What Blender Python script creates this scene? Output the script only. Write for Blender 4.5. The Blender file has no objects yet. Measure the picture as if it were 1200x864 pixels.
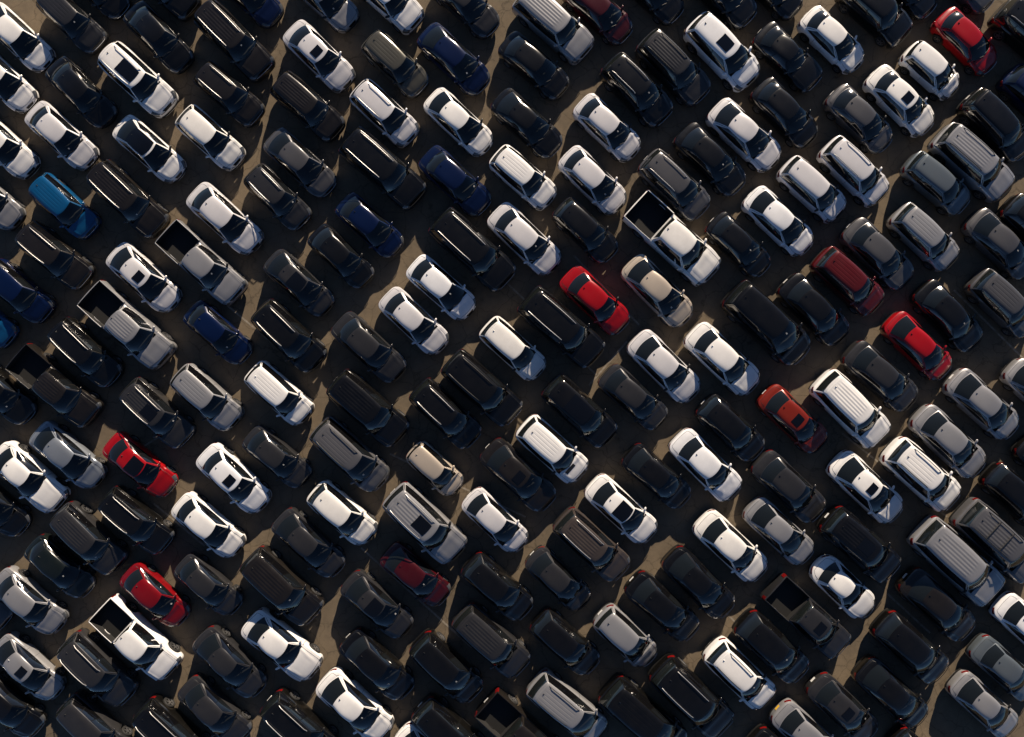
import bpy, math, random
import numpy as np

scene = bpy.context.scene
coll = scene.collection
random.seed(7)

# ------------------------------------------------------------------ camera, sky, sun, exposure
CAM_H = 42.85
cam_data = bpy.data.cameras.new('camera')
cam_data.sensor_fit = 'HORIZONTAL'
cam_data.angle = math.radians(70.0)
cam_data.clip_end = 2000.0
camera = bpy.data.objects.new('camera', cam_data)
camera.location = (0.0, 0.0, CAM_H)
camera.rotation_euler = (0.0, 0.0, 0.0)
coll.objects.link(camera)
scene.camera = camera

SUN_ELEV = math.radians(18.0)
SUN_AZ = math.radians(74.0)      # counter-clockwise from +X: the sun stands beyond the top edge, a little to the right
world = bpy.data.worlds.new('World')
scene.world = world
world.use_nodes = True
wn, wl = world.node_tree.nodes, world.node_tree.links
wn.clear()
sky = wn.new('ShaderNodeTexSky')
sky.sky_type = 'NISHITA'
sky.sun_disc = False
sky.sun_elevation = SUN_ELEV
sky.sun_rotation = math.pi / 2 - SUN_AZ
sky.altitude = 100
sky.air_density = 0.55
sky.dust_density = 0.15
sky.ozone_density = 3.0
bg = wn.new('ShaderNodeBackground')
bg.inputs['Strength'].default_value = 0.05
wo = wn.new('ShaderNodeOutputWorld')
wl.new(sky.outputs[0], bg.inputs[0])
wl.new(bg.outputs[0], wo.inputs[0])

sun_data = bpy.data.lights.new('sun', 'SUN')
sun_data.energy = 5.0
sun_data.angle = math.radians(0.5)
sun_data.color = (1.0, 0.84, 0.66)
sun = bpy.data.objects.new('sun', sun_data)
sd = np.array([math.cos(SUN_ELEV) * math.cos(SUN_AZ), math.cos(SUN_ELEV) * math.sin(SUN_AZ), math.sin(SUN_ELEV)])
from mathutils import Vector
sun.rotation_euler = Vector(sd).to_track_quat('Z', 'Y').to_euler()
sun.location = (10, 40, 30)
coll.objects.link(sun)

scene.view_settings.view_transform = 'Standard'
scene.view_settings.look = 'None'
scene.view_settings.gamma = 1.0
scene.view_settings.use_curve_mapping = False
scene.view_settings.exposure = 0.82
scene.cycles.max_bounces = 5
scene.cycles.diffuse_bounces = 3
scene.cycles.glossy_bounces = 3
scene.cycles.transmission_bounces = 2

# ------------------------------------------------------------------ materials
MATS = {}

def new_mat(name):
    m = bpy.data.materials.new(name)
    m.use_nodes = True
    MATS[name] = m
    n = m.node_tree.nodes
    return m, n, m.node_tree.links, n['Principled BSDF']


def paint(name, col, metallic=0.0, rough=0.32, coat=1.0, dust=0.1):
    """car paint: clear-coated, with road dust in soft patches"""
    m, n, l, p = new_mat(name)
    tc = n.new('ShaderNodeTexCoord')
    nz = n.new('ShaderNodeTexNoise')
    nz.inputs['Scale'].default_value = 2.3
    nz.inputs['Detail'].default_value = 6
    nz.inputs['Roughness'].default_value = 0.65
    l.new(tc.outputs['Object'], nz.inputs['Vector'])
    ramp = n.new('ShaderNodeMapRange')
    ramp.inputs['From Min'].default_value = 0.35
    ramp.inputs['From Max'].default_value = 0.75
    ramp.inputs['To Min'].default_value = 0.0
    ramp.inputs['To Max'].default_value = dust
    l.new(nz.outputs['Fac'], ramp.inputs['Value'])
    mix = n.new('ShaderNodeMix')
    mix.data_type = 'RGBA'
    mix.inputs['A'].default_value = (*col, 1)
    mix.inputs['B'].default_value = (0.16, 0.14, 0.115, 1)
    l.new(ramp.outputs[0], mix.inputs['Factor'])
    l.new(mix.outputs['Result'], p.inputs['Base Color'])
    p.inputs['Metallic'].default_value = metallic
    p.inputs['Roughness'].default_value = rough
    p.inputs['Coat Weight'].default_value = coat
    p.inputs['Specular IOR Level'].default_value = 0.25
    cr = n.new('ShaderNodeMapRange')
    cr.inputs['From Min'].default_value = 0.3
    cr.inputs['From Max'].default_value = 0.8
    cr.inputs['To Min'].default_value = 0.10
    cr.inputs['To Max'].default_value = 0.24
    l.new(nz.outputs['Fac'], cr.inputs['Value'])
    l.new(cr.outputs[0], p.inputs['Coat Roughness'])
    return m


PAINT = {
    'W': paint('white_paint', (0.80, 0.79, 0.77), dust=0.10),
    'W2': paint('cream_white_paint', (0.79, 0.775, 0.74), dust=0.14),
    'W3': paint('cool_white_paint', (0.76, 0.77, 0.79), dust=0.12),
    'PW': paint('off_white_paint', (0.66, 0.65, 0.66), 0.15, 0.34),
    'S': paint('silver_paint', (0.33, 0.33, 0.338), 0.45, 0.38),
    'LG': paint('light_grey_paint', (0.125, 0.125, 0.132), 0.4, 0.36),
    'BS': paint('blue_silver_paint', (0.26, 0.29, 0.33), 0.5, 0.36),
    'G': paint('grey_paint', (0.085, 0.085, 0.09), 0.4, 0.36),
    'D': paint('dark_grey_paint', (0.027, 0.027, 0.029), 0.3, 0.34, dust=0.05),
    'K': paint('black_paint', (0.0030, 0.0028, 0.0025), 0.0, 0.3, dust=0.014),
    'KB': paint('brown_black_paint', (0.012, 0.010, 0.0085), 0.2, 0.32, dust=0.03),
    'GK': paint('green_black_paint', (0.006, 0.009, 0.008), 0.1, 0.3, dust=0.02),
    'OL': paint('olive_grey_paint', (0.075, 0.072, 0.058), 0.3, 0.36),
    'Br': paint('brown_paint', (0.060, 0.048, 0.042), 0.3, 0.36),
    'T': paint('slate_blue_grey_paint', (0.12, 0.145, 0.165), 0.4, 0.36),
    'E': paint('beige_paint', (0.50, 0.43, 0.35), 0.3, 0.36),
    'R': paint('red_paint', (0.29, 0.0015, 0.004), 0.0, 0.3, dust=0.03),
    'R2': paint('deep_red_paint', (0.17, 0.0015, 0.004), 0.1, 0.3, dust=0.03),
    'M': paint('maroon_paint', (0.045, 0.002, 0.004), 0.1, 0.3, dust=0.03),
    'DR': paint('brick_red_paint', (0.085, 0.005, 0.005), 0.2, 0.34, dust=0.03),
    'O': paint('burnt_orange_paint', (0.19, 0.015, 0.005), 0.2, 0.34, dust=0.03),
    'B': paint('bright_blue_paint', (0.002, 0.066, 0.175), 0.1, 0.3, dust=0.03),
    'N': paint('navy_blue_paint', (0.0010, 0.0065, 0.038), 0.15, 0.3, dust=0.003),
}


def simple(name, col, rough=0.5, metallic=0.0, spec=0.5, coat=0.0):
    m, n, l, p = new_mat(name)
    p.inputs['Base Color'].default_value = (*col, 1)
    p.inputs['Roughness'].default_value = rough
    p.inputs['Metallic'].default_value = metallic
    p.inputs['Specular IOR Level'].default_value = spec
    p.inputs['Coat Weight'].default_value = coat
    return m


def glass_mat(name, col, rough):
    m, n, l, p = new_mat(name)
    tc = n.new('ShaderNodeTexCoord')
    nz = n.new('ShaderNodeTexNoise')
    nz.inputs['Scale'].default_value = 3.0
    nz.inputs['Detail'].default_value = 5
    l.new(tc.outputs['Object'], nz.inputs['Vector'])
    r = n.new('ShaderNodeMapRange')
    r.inputs['To Min'].default_value = rough * 0.5
    r.inputs['To Max'].default_value = rough * 2.2
    l.new(nz.outputs['Fac'], r.inputs['Value'])
    l.new(r.outputs[0], p.inputs['Roughness'])
    p.inputs['Base Color'].default_value = (*col, 1)
    p.inputs['Specular IOR Level'].default_value = 0.9
    return m


GLASS = glass_mat('tinted_glass', (0.006, 0.007, 0.008), 0.05)


def windscreen():
    m, n, l, p = new_mat('windscreen_glass')
    n.remove(p)
    out = [q for q in n if q.type == 'OUTPUT_MATERIAL'][0]
    tr = n.new('ShaderNodeBsdfTransparent'); tr.inputs[0].default_value = (0.50, 0.56, 0.55, 1)
    gl = n.new('ShaderNodeBsdfGlossy'); gl.inputs['Roughness'].default_value = 0.06; gl.inputs['Color'].default_value = (0.95, 1, 1, 1)
    fr = n.new('ShaderNodeFresnel'); fr.inputs['IOR'].default_value = 1.75
    mx = n.new('ShaderNodeMixShader')
    l.new(fr.outputs[0], mx.inputs[0]); l.new(tr.outputs[0], mx.inputs[1]); l.new(gl.outputs[0], mx.inputs[2])
    l.new(mx.outputs[0], out.inputs['Surface'])
    return m


WINDSCREEN = windscreen()
DASH = simple('dashboard_plastic', (0.016, 0.016, 0.017), 0.7)
SEATM = [simple('black_seat', (0.014, 0.014, 0.015), 0.8), simple('grey_seat', (0.06, 0.06, 0.062), 0.8), simple('tan_seat', (0.16, 0.11, 0.07), 0.75)]
REARGLASS = glass_mat('rear_screen_glass', (0.008, 0.010, 0.010), 0.06)
PRIVACY = glass_mat('dark_privacy_glass', (0.003, 0.003, 0.0035), 0.05)
RUBBER = simple('tyre_rubber', (0.012, 0.012, 0.012), 0.75)
ALLOY = simple('alloy_rim', (0.42, 0.42, 0.43), 0.35, 0.9)
CHROME = simple('brushed_chrome', (0.62, 0.62, 0.63), 0.22, 1.0)
RAILM = simple('satin_aluminium', (0.42, 0.41, 0.40), 0.45, 0.75)
GLOSSK = simple('gloss_black_trim', (0.004, 0.004, 0.004), 0.18, 0.0, 0.35)
BLACKP = simple('black_plastic', (0.010, 0.010, 0.010), 0.5)
LINER = simple('bed_liner', (0.008, 0.008, 0.008), 0.8)
LAMP = simple('headlight_lens', (0.10, 0.105, 0.11), 0.10, 0.3, coat=1.0)
TAIL = simple('red_tail_lens', (0.13, 0.004, 0.004), 0.12, 0.0, coat=1.0)
PLATE = simple('white_plate', (0.7, 0.7, 0.68), 0.5)
YPLATE = simple('yellow_plate', (0.7, 0.42, 0.02), 0.5)
PAPER = simple('paper_sticker', (0.34, 0.34, 0.33), 0.8)
UNDER = simple('underbody_black', (0.006, 0.006, 0.006), 0.9)


def asphalt():
    m, n, l, p = new_mat('worn_asphalt')
    tc = n.new('ShaderNodeTexCoord')

    def noise(scale, detail=6, rough=0.6):
        z = n.new('ShaderNodeTexNoise')
        z.inputs['Scale'].default_value = scale
        z.inputs['Detail'].default_value = detail
        z.inputs['Roughness'].default_value = rough
        l.new(tc.outputs['Object'], z.inputs['Vector'])
        return z
    big = noise(0.16, 5)
    mid = noise(1.7, 8, 0.7)
    fine = noise(34.0, 4, 0.7)
    # base tone from large soft stains
    r1 = n.new('ShaderNodeValToRGB')
    r1.color_ramp.elements[0].position = 0.30
    r1.color_ramp.elements[0].color = (0.092, 0.076, 0.057, 1)
    r1.color_ramp.elements[1].position = 0.72
    r1.color_ramp.elements[1].color = (0.220, 0.170, 0.112, 1)
    add = n.new('ShaderNodeMath'); add.operation = 'ADD'
    mul = n.new('ShaderNodeMath'); mul.operation = 'MULTIPLY'; mul.inputs[1].default_value = 0.45
    l.new(mid.outputs['Fac'], mul.inputs[0])
    mul2 = n.new('ShaderNodeMath'); mul2.operation = 'MULTIPLY'; mul2.inputs[1].default_value = 0.55
    l.new(big.outputs['Fac'], mul2.inputs[0])
    l.new(mul.outputs[0], add.inputs[0]); l.new(mul2.outputs[0], add.inputs[1])
    l.new(add.outputs[0], r1.inputs['Fac'])
    # grain
    gr = n.new('ShaderNodeMapRange')
    gr.inputs['From Min'].default_value = 0.25; gr.inputs['From Max'].default_value = 0.75
    gr.inputs['To Min'].default_value = 0.72; gr.inputs['To Max'].default_value = 1.25
    l.new(fine.outputs['Fac'], gr.inputs['Value'])
    m1 = n.new('ShaderNodeMix'); m1.data_type = 'RGBA'; m1.blend_type = 'MULTIPLY'; m1.inputs['Factor'].default_value = 1
    l.new(r1.outputs['Color'], m1.inputs['A']); l.new(gr.outputs[0], m1.inputs['B'])
    # cracks: warped voronoi edges, only in places
    warp = n.new('ShaderNodeMix'); warp.data_type = 'RGBA'; warp.blend_type = 'LINEAR_LIGHT'; warp.inputs['Factor'].default_value = 0.35
    l.new(tc.outputs['Object'], warp.inputs['A']); l.new(noise(1.1, 4).outputs['Color'], warp.inputs['B'])
    vo = n.new('ShaderNodeTexVoronoi'); vo.feature = 'DISTANCE_TO_EDGE'; vo.inputs['Scale'].default_value = 0.75
    l.new(warp.outputs['Result'], vo.inputs['Vector'])
    ck = n.new('ShaderNodeMapRange')
    ck.inputs['From Min'].default_value = 0.004; ck.inputs['From Max'].default_value = 0.022
    ck.inputs['To Min'].default_value = 0.66; ck.inputs['To Max'].default_value = 1.0
    l.new(vo.outputs['Distance'], ck.inputs['Value'])
    m2 = n.new('ShaderNodeMix'); m2.data_type = 'RGBA'; m2.blend_type = 'MULTIPLY'; m2.inputs['Factor'].default_value = 1
    l.new(m1.outputs['Result'], m2.inputs['A']); l.new(ck.outputs[0], m2.inputs['B'])
    # oil drips
    oil = noise(0.9, 3)
    ol = n.new('ShaderNodeMapRange')
    ol.inputs['From Min'].default_value = 0.64; ol.inputs['From Max'].default_value = 0.74
    ol.inputs['To Min'].default_value = 1.0; ol.inputs['To Max'].default_value = 0.6
    l.new(oil.outputs['Fac'], ol.inputs['Value'])
    m3 = n.new('ShaderNodeMix'); m3.data_type = 'RGBA'; m3.blend_type = 'MULTIPLY'; m3.inputs['Factor'].default_value = 1
    l.new(m2.outputs['Result'], m3.inputs['A']); l.new(ol.outputs[0], m3.inputs['B'])
    l.new(m3.outputs['Result'], p.inputs['Base Color'])
    p.inputs['Roughness'].default_value = 0.9
    p.inputs['Specular IOR Level'].default_value = 0.25
    bp = n.new('ShaderNodeBump'); bp.inputs['Strength'].default_value = 0.35; bp.inputs['Distance'].default_value = 0.02
    l.new(fine.outputs['Fac'], bp.inputs['Height']); l.new(bp.outputs[0], p.inputs['Normal'])
    return m


def faded_paint():
    m, n, l, p = new_mat('faded_line_paint')
    tc = n.new('ShaderNodeTexCoord')
    z = n.new('ShaderNodeTexNoise'); z.inputs['Scale'].default_value = 3.5; z.inputs['Detail'].default_value = 8; z.inputs['Roughness'].default_value = 0.75
    l.new(tc.outputs['Object'], z.inputs['Vector'])
    r = n.new('ShaderNodeValToRGB')
    r.color_ramp.elements[0].position = 0.38; r.color_ramp.elements[0].color = (0.16, 0.127, 0.088, 1)
    r.color_ramp.elements[1].position = 0.72; r.color_ramp.elements[1].color = (0.36, 0.33, 0.28, 1)
    l.new(z.outputs['Fac'], r.inputs['Fac']); l.new(r.outputs[0], p.inputs['Base Color'])
    p.inputs['Roughness'].default_value = 0.85
    return m


ASPHALT = asphalt()
LINE = faded_paint()

# ------------------------------------------------------------------ mesh helpers
def finish(me, mat, smooth=True, angle=45.0):
    me.materials.append(mat)
    if smooth:
        me.polygons.foreach_set('use_smooth', [True] * len(me.polygons))
        me.set_sharp_from_angle(angle=math.radians(angle))
    me.update()
    return me


class MB:
    def __init__(self):
        self.v, self.f = [], []

    def add(self, vs, fs):
        o = len(self.v)
        self.v += [tuple(float(c) for c in q) for q in vs]
        self.f += [tuple(i + o for i in q) for q in fs]
        return self

    def grid(self, fn, us, vs, flip=False):
        nu, nv = len(us), len(vs)
        pts = [fn(u, v) for u in us for v in vs]
        fs = []
        for i in range(nu - 1):
            for j in range(nv - 1):
                q = (i * nv + j, (i + 1) * nv + j, (i + 1) * nv + j + 1, i * nv + j + 1)
                fs.append(q[::-1] if flip else q)
        return self.add(pts, fs)

    def plate(self, fn, us, vs, off, depth=0.02):
        """a sheet lying `off` proud of surface fn, with a rim going back into it"""
        nu, nv = len(us), len(vs)
        P = np.array([[fn(u, v) for v in vs] for u in us], float)
        du = np.gradient(P, axis=0); dv = np.gradient(P, axis=1)
        N = np.cross(du, dv); N /= np.linalg.norm(N, axis=2, keepdims=True) + 1e-9
        ref = P - np.array([0, 0, 0.55])
        ref[..., 0] *= 0.5
        if (N * ref).sum() < 0:
            N = -N; fl = True
        else:
            fl = False
        Q = P + N * off
        D = Q - N * depth
        ring = [(i, 0) for i in range(nu)] + [(nu - 1, j) for j in range(1, nv)] + \
               [(i, nv - 1) for i in range(nu - 2, -1, -1)] + [(0, j) for j in range(nv - 2, 0, -1)]
        vs_ = [Q[i, j] for i in range(nu) for j in range(nv)] + [D[i, j] for i, j in ring]
        fs = []
        for i in range(nu - 1):
            for j in range(nv - 1):
                q = (i * nv + j, (i + 1) * nv + j, (i + 1) * nv + j + 1, i * nv + j + 1)
                fs.append(q[::-1] if fl else q)
        b = nu * nv
        for k in range(len(ring)):
            k2 = (k + 1) % len(ring)
            a0 = ring[k][0] * nv + ring[k][1]; a1 = ring[k2][0] * nv + ring[k2][1]
            q = (a0, b + k, b + k2, a1)
            fs.append(q if not fl else q[::-1])
        return self.add(vs_, fs)

    def box(self, c, s, taper=1.0):
        x, y, z = c; a, b, h = s[0] / 2, s[1] / 2, s[2] / 2
        vs = []
        for k, t in ((-1, 1.0), (1, taper)):
            vs += [(x - a * t, y - b * t, z + k * h), (x + a * t, y - b * t, z + k * h), (x + a * t, y + b * t, z + k * h), (x - a * t, y + b * t, z + k * h)]
        return self.add(vs, [(3, 2, 1, 0), (4, 5, 6, 7), (0, 1, 5, 4), (1, 2, 6, 5), (2, 3, 7, 6), (3, 0, 4, 7)])

    def tube(self, path, ry, rz, n=8):
        rings = []
        for i, p in enumerate(path):
            p = np.array(p, float)
            a = np.array(path[max(0, i - 1)], float); b = np.array(path[min(len(path) - 1, i + 1)], float)
            t = b - a; t /= np.linalg.norm(t)
            up = np.array([0, 0, 1.0]); s = np.cross(up, t); s /= np.linalg.norm(s) + 1e-9; up = np.cross(t, s)
            rings.append([p + s * ry * math.cos(2 * math.pi * k / n) + up * rz * math.sin(2 * math.pi * k / n) for k in range(n)])
        vs = [q for r in rings for q in r]
        fs = []
        for i in range(len(path) - 1):
            for k in range(n):
                k2 = (k + 1) % n
                fs.append((i * n + k, i * n + k2, (i + 1) * n + k2, (i + 1) * n + k))
        fs.append(tuple(range(n))[::-1]); fs.append(tuple((len(path) - 1) * n + k for k in range(n)))
        return self.add(vs, fs)

    def weld(self, tol=1e-4):
        key, new, idx = {}, [], []
        for q in self.v:
            k = tuple(round(c / tol) for c in q)
            if k not in key:
                key[k] = len(new); new.append(q)
            idx.append(key[k])
        fs = []
        for f in self.f:
            g = []
            for i in f:
                if idx[i] not in g:
                    g.append(idx[i])
            if len(g) > 2:
                fs.append(tuple(g))
        self.v, self.f = new, fs
        return self

    def mesh(self, name, mat, smooth=True, angle=45.0, outward=False):
        self.weld()
        me = bpy.data.meshes.new(name)
        me.from_pydata(self.v, [], self.f)
        return finish(me, mat, smooth, angle)


def pchip(xs, ys):
    xs = np.array(xs, float); ys = np.array(ys, float)
    h = np.diff(xs); d = np.diff(ys) / h
    m = np.zeros(len(xs))
    for i in range(1, len(xs) - 1):
        if d[i - 1] * d[i] > 0:
            w1, w2 = 2 * h[i] + h[i - 1], h[i] + 2 * h[i - 1]
            m[i] = (w1 + w2) / (w1 / d[i - 1] + w2 / d[i])
    m[0], m[-1] = d[0], d[-1]

    def f(x):
        i = int(np.clip(np.searchsorted(xs, x) - 1, 0, len(h) - 1))
        t = min(max((x - xs[i]) / h[i], 0.0), 1.0)
        return ((1 + 2 * t) * (1 - t) ** 2 * ys[i] + t * (1 - t) ** 2 * h[i] * m[i] + t * t * (3 - 2 * t) * ys[i + 1] + t * t * (t - 1) * h[i] * m[i + 1])
    return f

# ------------------------------------------------------------------ ground
def link(o, parent=None):
    coll.objects.link(o)
    if parent is not None:
        o.parent = parent
    return o

gm = MB()
G = 700.0
gm.grid(lambda u, v: (u, v, 0.0), np.linspace(-G, G, 15), np.linspace(-G, G, 15))
gme = gm.mesh('ground', ASPHALT, smooth=False)
ground = link(bpy.data.objects.new('ground', gme))
ground['kind'] = 'structure'
ground['label'] = 'worn cracked asphalt of the open parking lot'


def painted_line(x0, y0, x1, y1, w=0.11):
    d = np.array([x1 - x0, y1 - y0]); L = np.linalg.norm(d); d /= L; nrm = np.array([-d[1], d[0]]) * w / 2
    m = MB()
    ts = np.linspace(0, L, max(3, int(L / 0.4)))
    m.grid(lambda t, s: (x0 + d[0] * t + nrm[0] * s, y0 + d[1] * t + nrm[1] * s, 0.005), ts, [-1, 1], flip=True)
    o = link(bpy.data.objects.new('painted_line', m.mesh('painted_line', LINE, smooth=False)), ground)
    return o

LINES = [(-17.05, 4.00, -13.75, 1.25), (-8.85, -10.50, -2.35, -16.35), (-7.15, -5.00, 0.80, -8.70), (3.60, 6.65, 7.45, 2.55), (19.35, -3.80, 25.50, -8.70), (25.90, 4.60, 30.75, -0.20), (22.00, -13.20, 24.50, -15.50), (-19.75, -3.40, -22.50, -5.15), (6.75, 1.60, 4.50, -1.00), (-21.00, -7.90, -18.00, -10.40), (-2.00, 6.60, 2.00, 2.85), (11.00, -12.90, 15.00, -16.65), (0.50, 3.60, 5.00, -0.40)]
for q in LINES:
    painted_line(*q)

# ------------------------------------------------------------------ vehicles
# L W H overall; from the nose: hood, windscreen, roof, rear window lengths; hz cowl height, nz nose height, bz belt, dz deck, tz tail edge
SPEC = {
    'sedan':   dict(L=4.85, W=1.86, H=1.45, hood=1.00, ws=0.95, rw=0.66, deck=0.46, hz=0.98, nz=0.72, bz=0.97, dz=1.05, tz=0.98, yt=0.625, rd=0.07, fd=0.72, fp=2.8, rdp=0.52, rp=3.0, wr=0.335),
    'compact': dict(L=4.55, W=1.80, H=1.44, hood=0.92, ws=0.93, rw=0.62, deck=0.38, hz=0.98, nz=0.72, bz=0.97, dz=1.06, tz=0.99, yt=0.605, rd=0.07, fd=0.70, fp=2.7, rdp=0.50, rp=3.0, wr=0.32),
    'coupe':   dict(L=4.80, W=1.91, H=1.38, hood=1.34, ws=0.80, rw=0.80, deck=0.42, hz=0.98, nz=0.76, bz=0.96, dz=1.05, tz=0.99, yt=0.60, rd=0.12, fd=0.55, fp=2.8, rdp=0.50, rp=3.0, wr=0.345),
    'sport':   dict(L=4.38, W=1.84, H=1.29, hood=1.22, ws=0.78, rw=0.62, deck=0.48, hz=0.92, nz=0.66, bz=0.90, dz=1.00, tz=0.94, yt=0.56, rd=0.12, fd=0.95, fp=2.2, rdp=0.70, rp=2.3, wr=0.335),
    'hatch':   dict(L=3.85, W=1.68, H=1.52, hood=0.74, ws=0.80, rw=0.22, deck=0.10, hz=1.02, nz=0.76, bz=1.00, dz=1.05, tz=1.00, yt=0.585, rd=0.06, fd=0.70, fp=2.4, rdp=0.45, rp=2.7, wr=0.30),
    'cross':   dict(L=4.55, W=1.86, H=1.62, hood=0.93, ws=0.84, rw=0.36, deck=0.10, hz=1.12, nz=0.86, bz=1.10, dz=1.12, tz=1.06, yt=0.635, rd=0.08, fd=0.64, fp=2.9, rdp=0.46, rp=3.1, wr=0.355),
    'suv':     dict(L=4.90, W=1.94, H=1.70, hood=1.04, ws=0.78, rw=0.34, deck=0.08, hz=1.17, nz=0.92, bz=1.14, dz=1.14, tz=1.08, yt=0.66, rd=0.06, fd=0.62, fp=2.8, rdp=0.42, rp=3.0, wr=0.37),
    'big':     dict(L=5.35, W=2.03, H=1.80, hood=1.20, ws=0.72, rw=0.26, deck=0.07, hz=1.24, nz=1.02, bz=1.20, dz=1.18, tz=1.10, yt=0.72, rd=0.04, fd=0.48, fp=3.0, rdp=0.34, rp=3.4, wr=0.395),
    'van':     dict(L=5.15, W=1.98, H=1.71, hood=0.90, ws=1.05, rw=0.30, deck=0.07, hz=1.12, nz=0.84, bz=1.08, dz=1.10, tz=1.05, yt=0.69, rd=0.05, fd=0.72, fp=2.6, rdp=0.38, rp=3.2, wr=0.35),
    'pickup':  dict(L=5.85, W=2.03, H=1.84, hood=1.16, ws=0.76, rw=0.16, deck=2.02, hz=1.24, nz=1.04, bz=1.20, dz=1.30, tz=1.30, yt=0.67, rd=0.05, fd=0.42, fp=3.2, rdp=0.10, rp=6.0, wr=0.40),
}


def variant(base, **kw):
    d = dict(SPEC[base]); d.update(kw); return d

SPEC['sedan'].update(rw=0.80, deck=0.42)
SPEC['compact'].update(rw=0.72, deck=0.38)
SPEC['sedan2'] = variant('sedan', hood=0.96, ws=1.00, rw=0.96, deck=0.34, rd=0.11, fd=0.80, fp=2.6, H=1.44, yt=0.615)
SPEC['sedan3'] = variant('sedan', hood=1.06, ws=0.88, rw=0.72, deck=0.52, fd=0.66, fp=2.7, rp=3.1, yt=0.635, H=1.47)
SPEC['compact2'] = variant('compact', hood=0.88, ws=0.96, rw=0.78, deck=0.33, fp=2.55, fd=0.78)
SPEC['cross2'] = variant('cross', hood=0.98, ws=0.84, rw=0.50, rd=0.12, H=1.60, fd=0.72, fp=2.7, yt=0.63)
SPEC['cross3'] = variant('cross', hood=0.90, ws=0.78, rw=0.36, rd=0.05, H=1.65, fd=0.55, fp=2.8, rp=3.2, yt=0.64)
SPEC['suv2'] = variant('suv', hood=1.10, ws=0.72, rw=0.30, H=1.73, fd=0.50, fp=3.0, rp=3.4, yt=0.69, rd=0.04)


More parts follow.
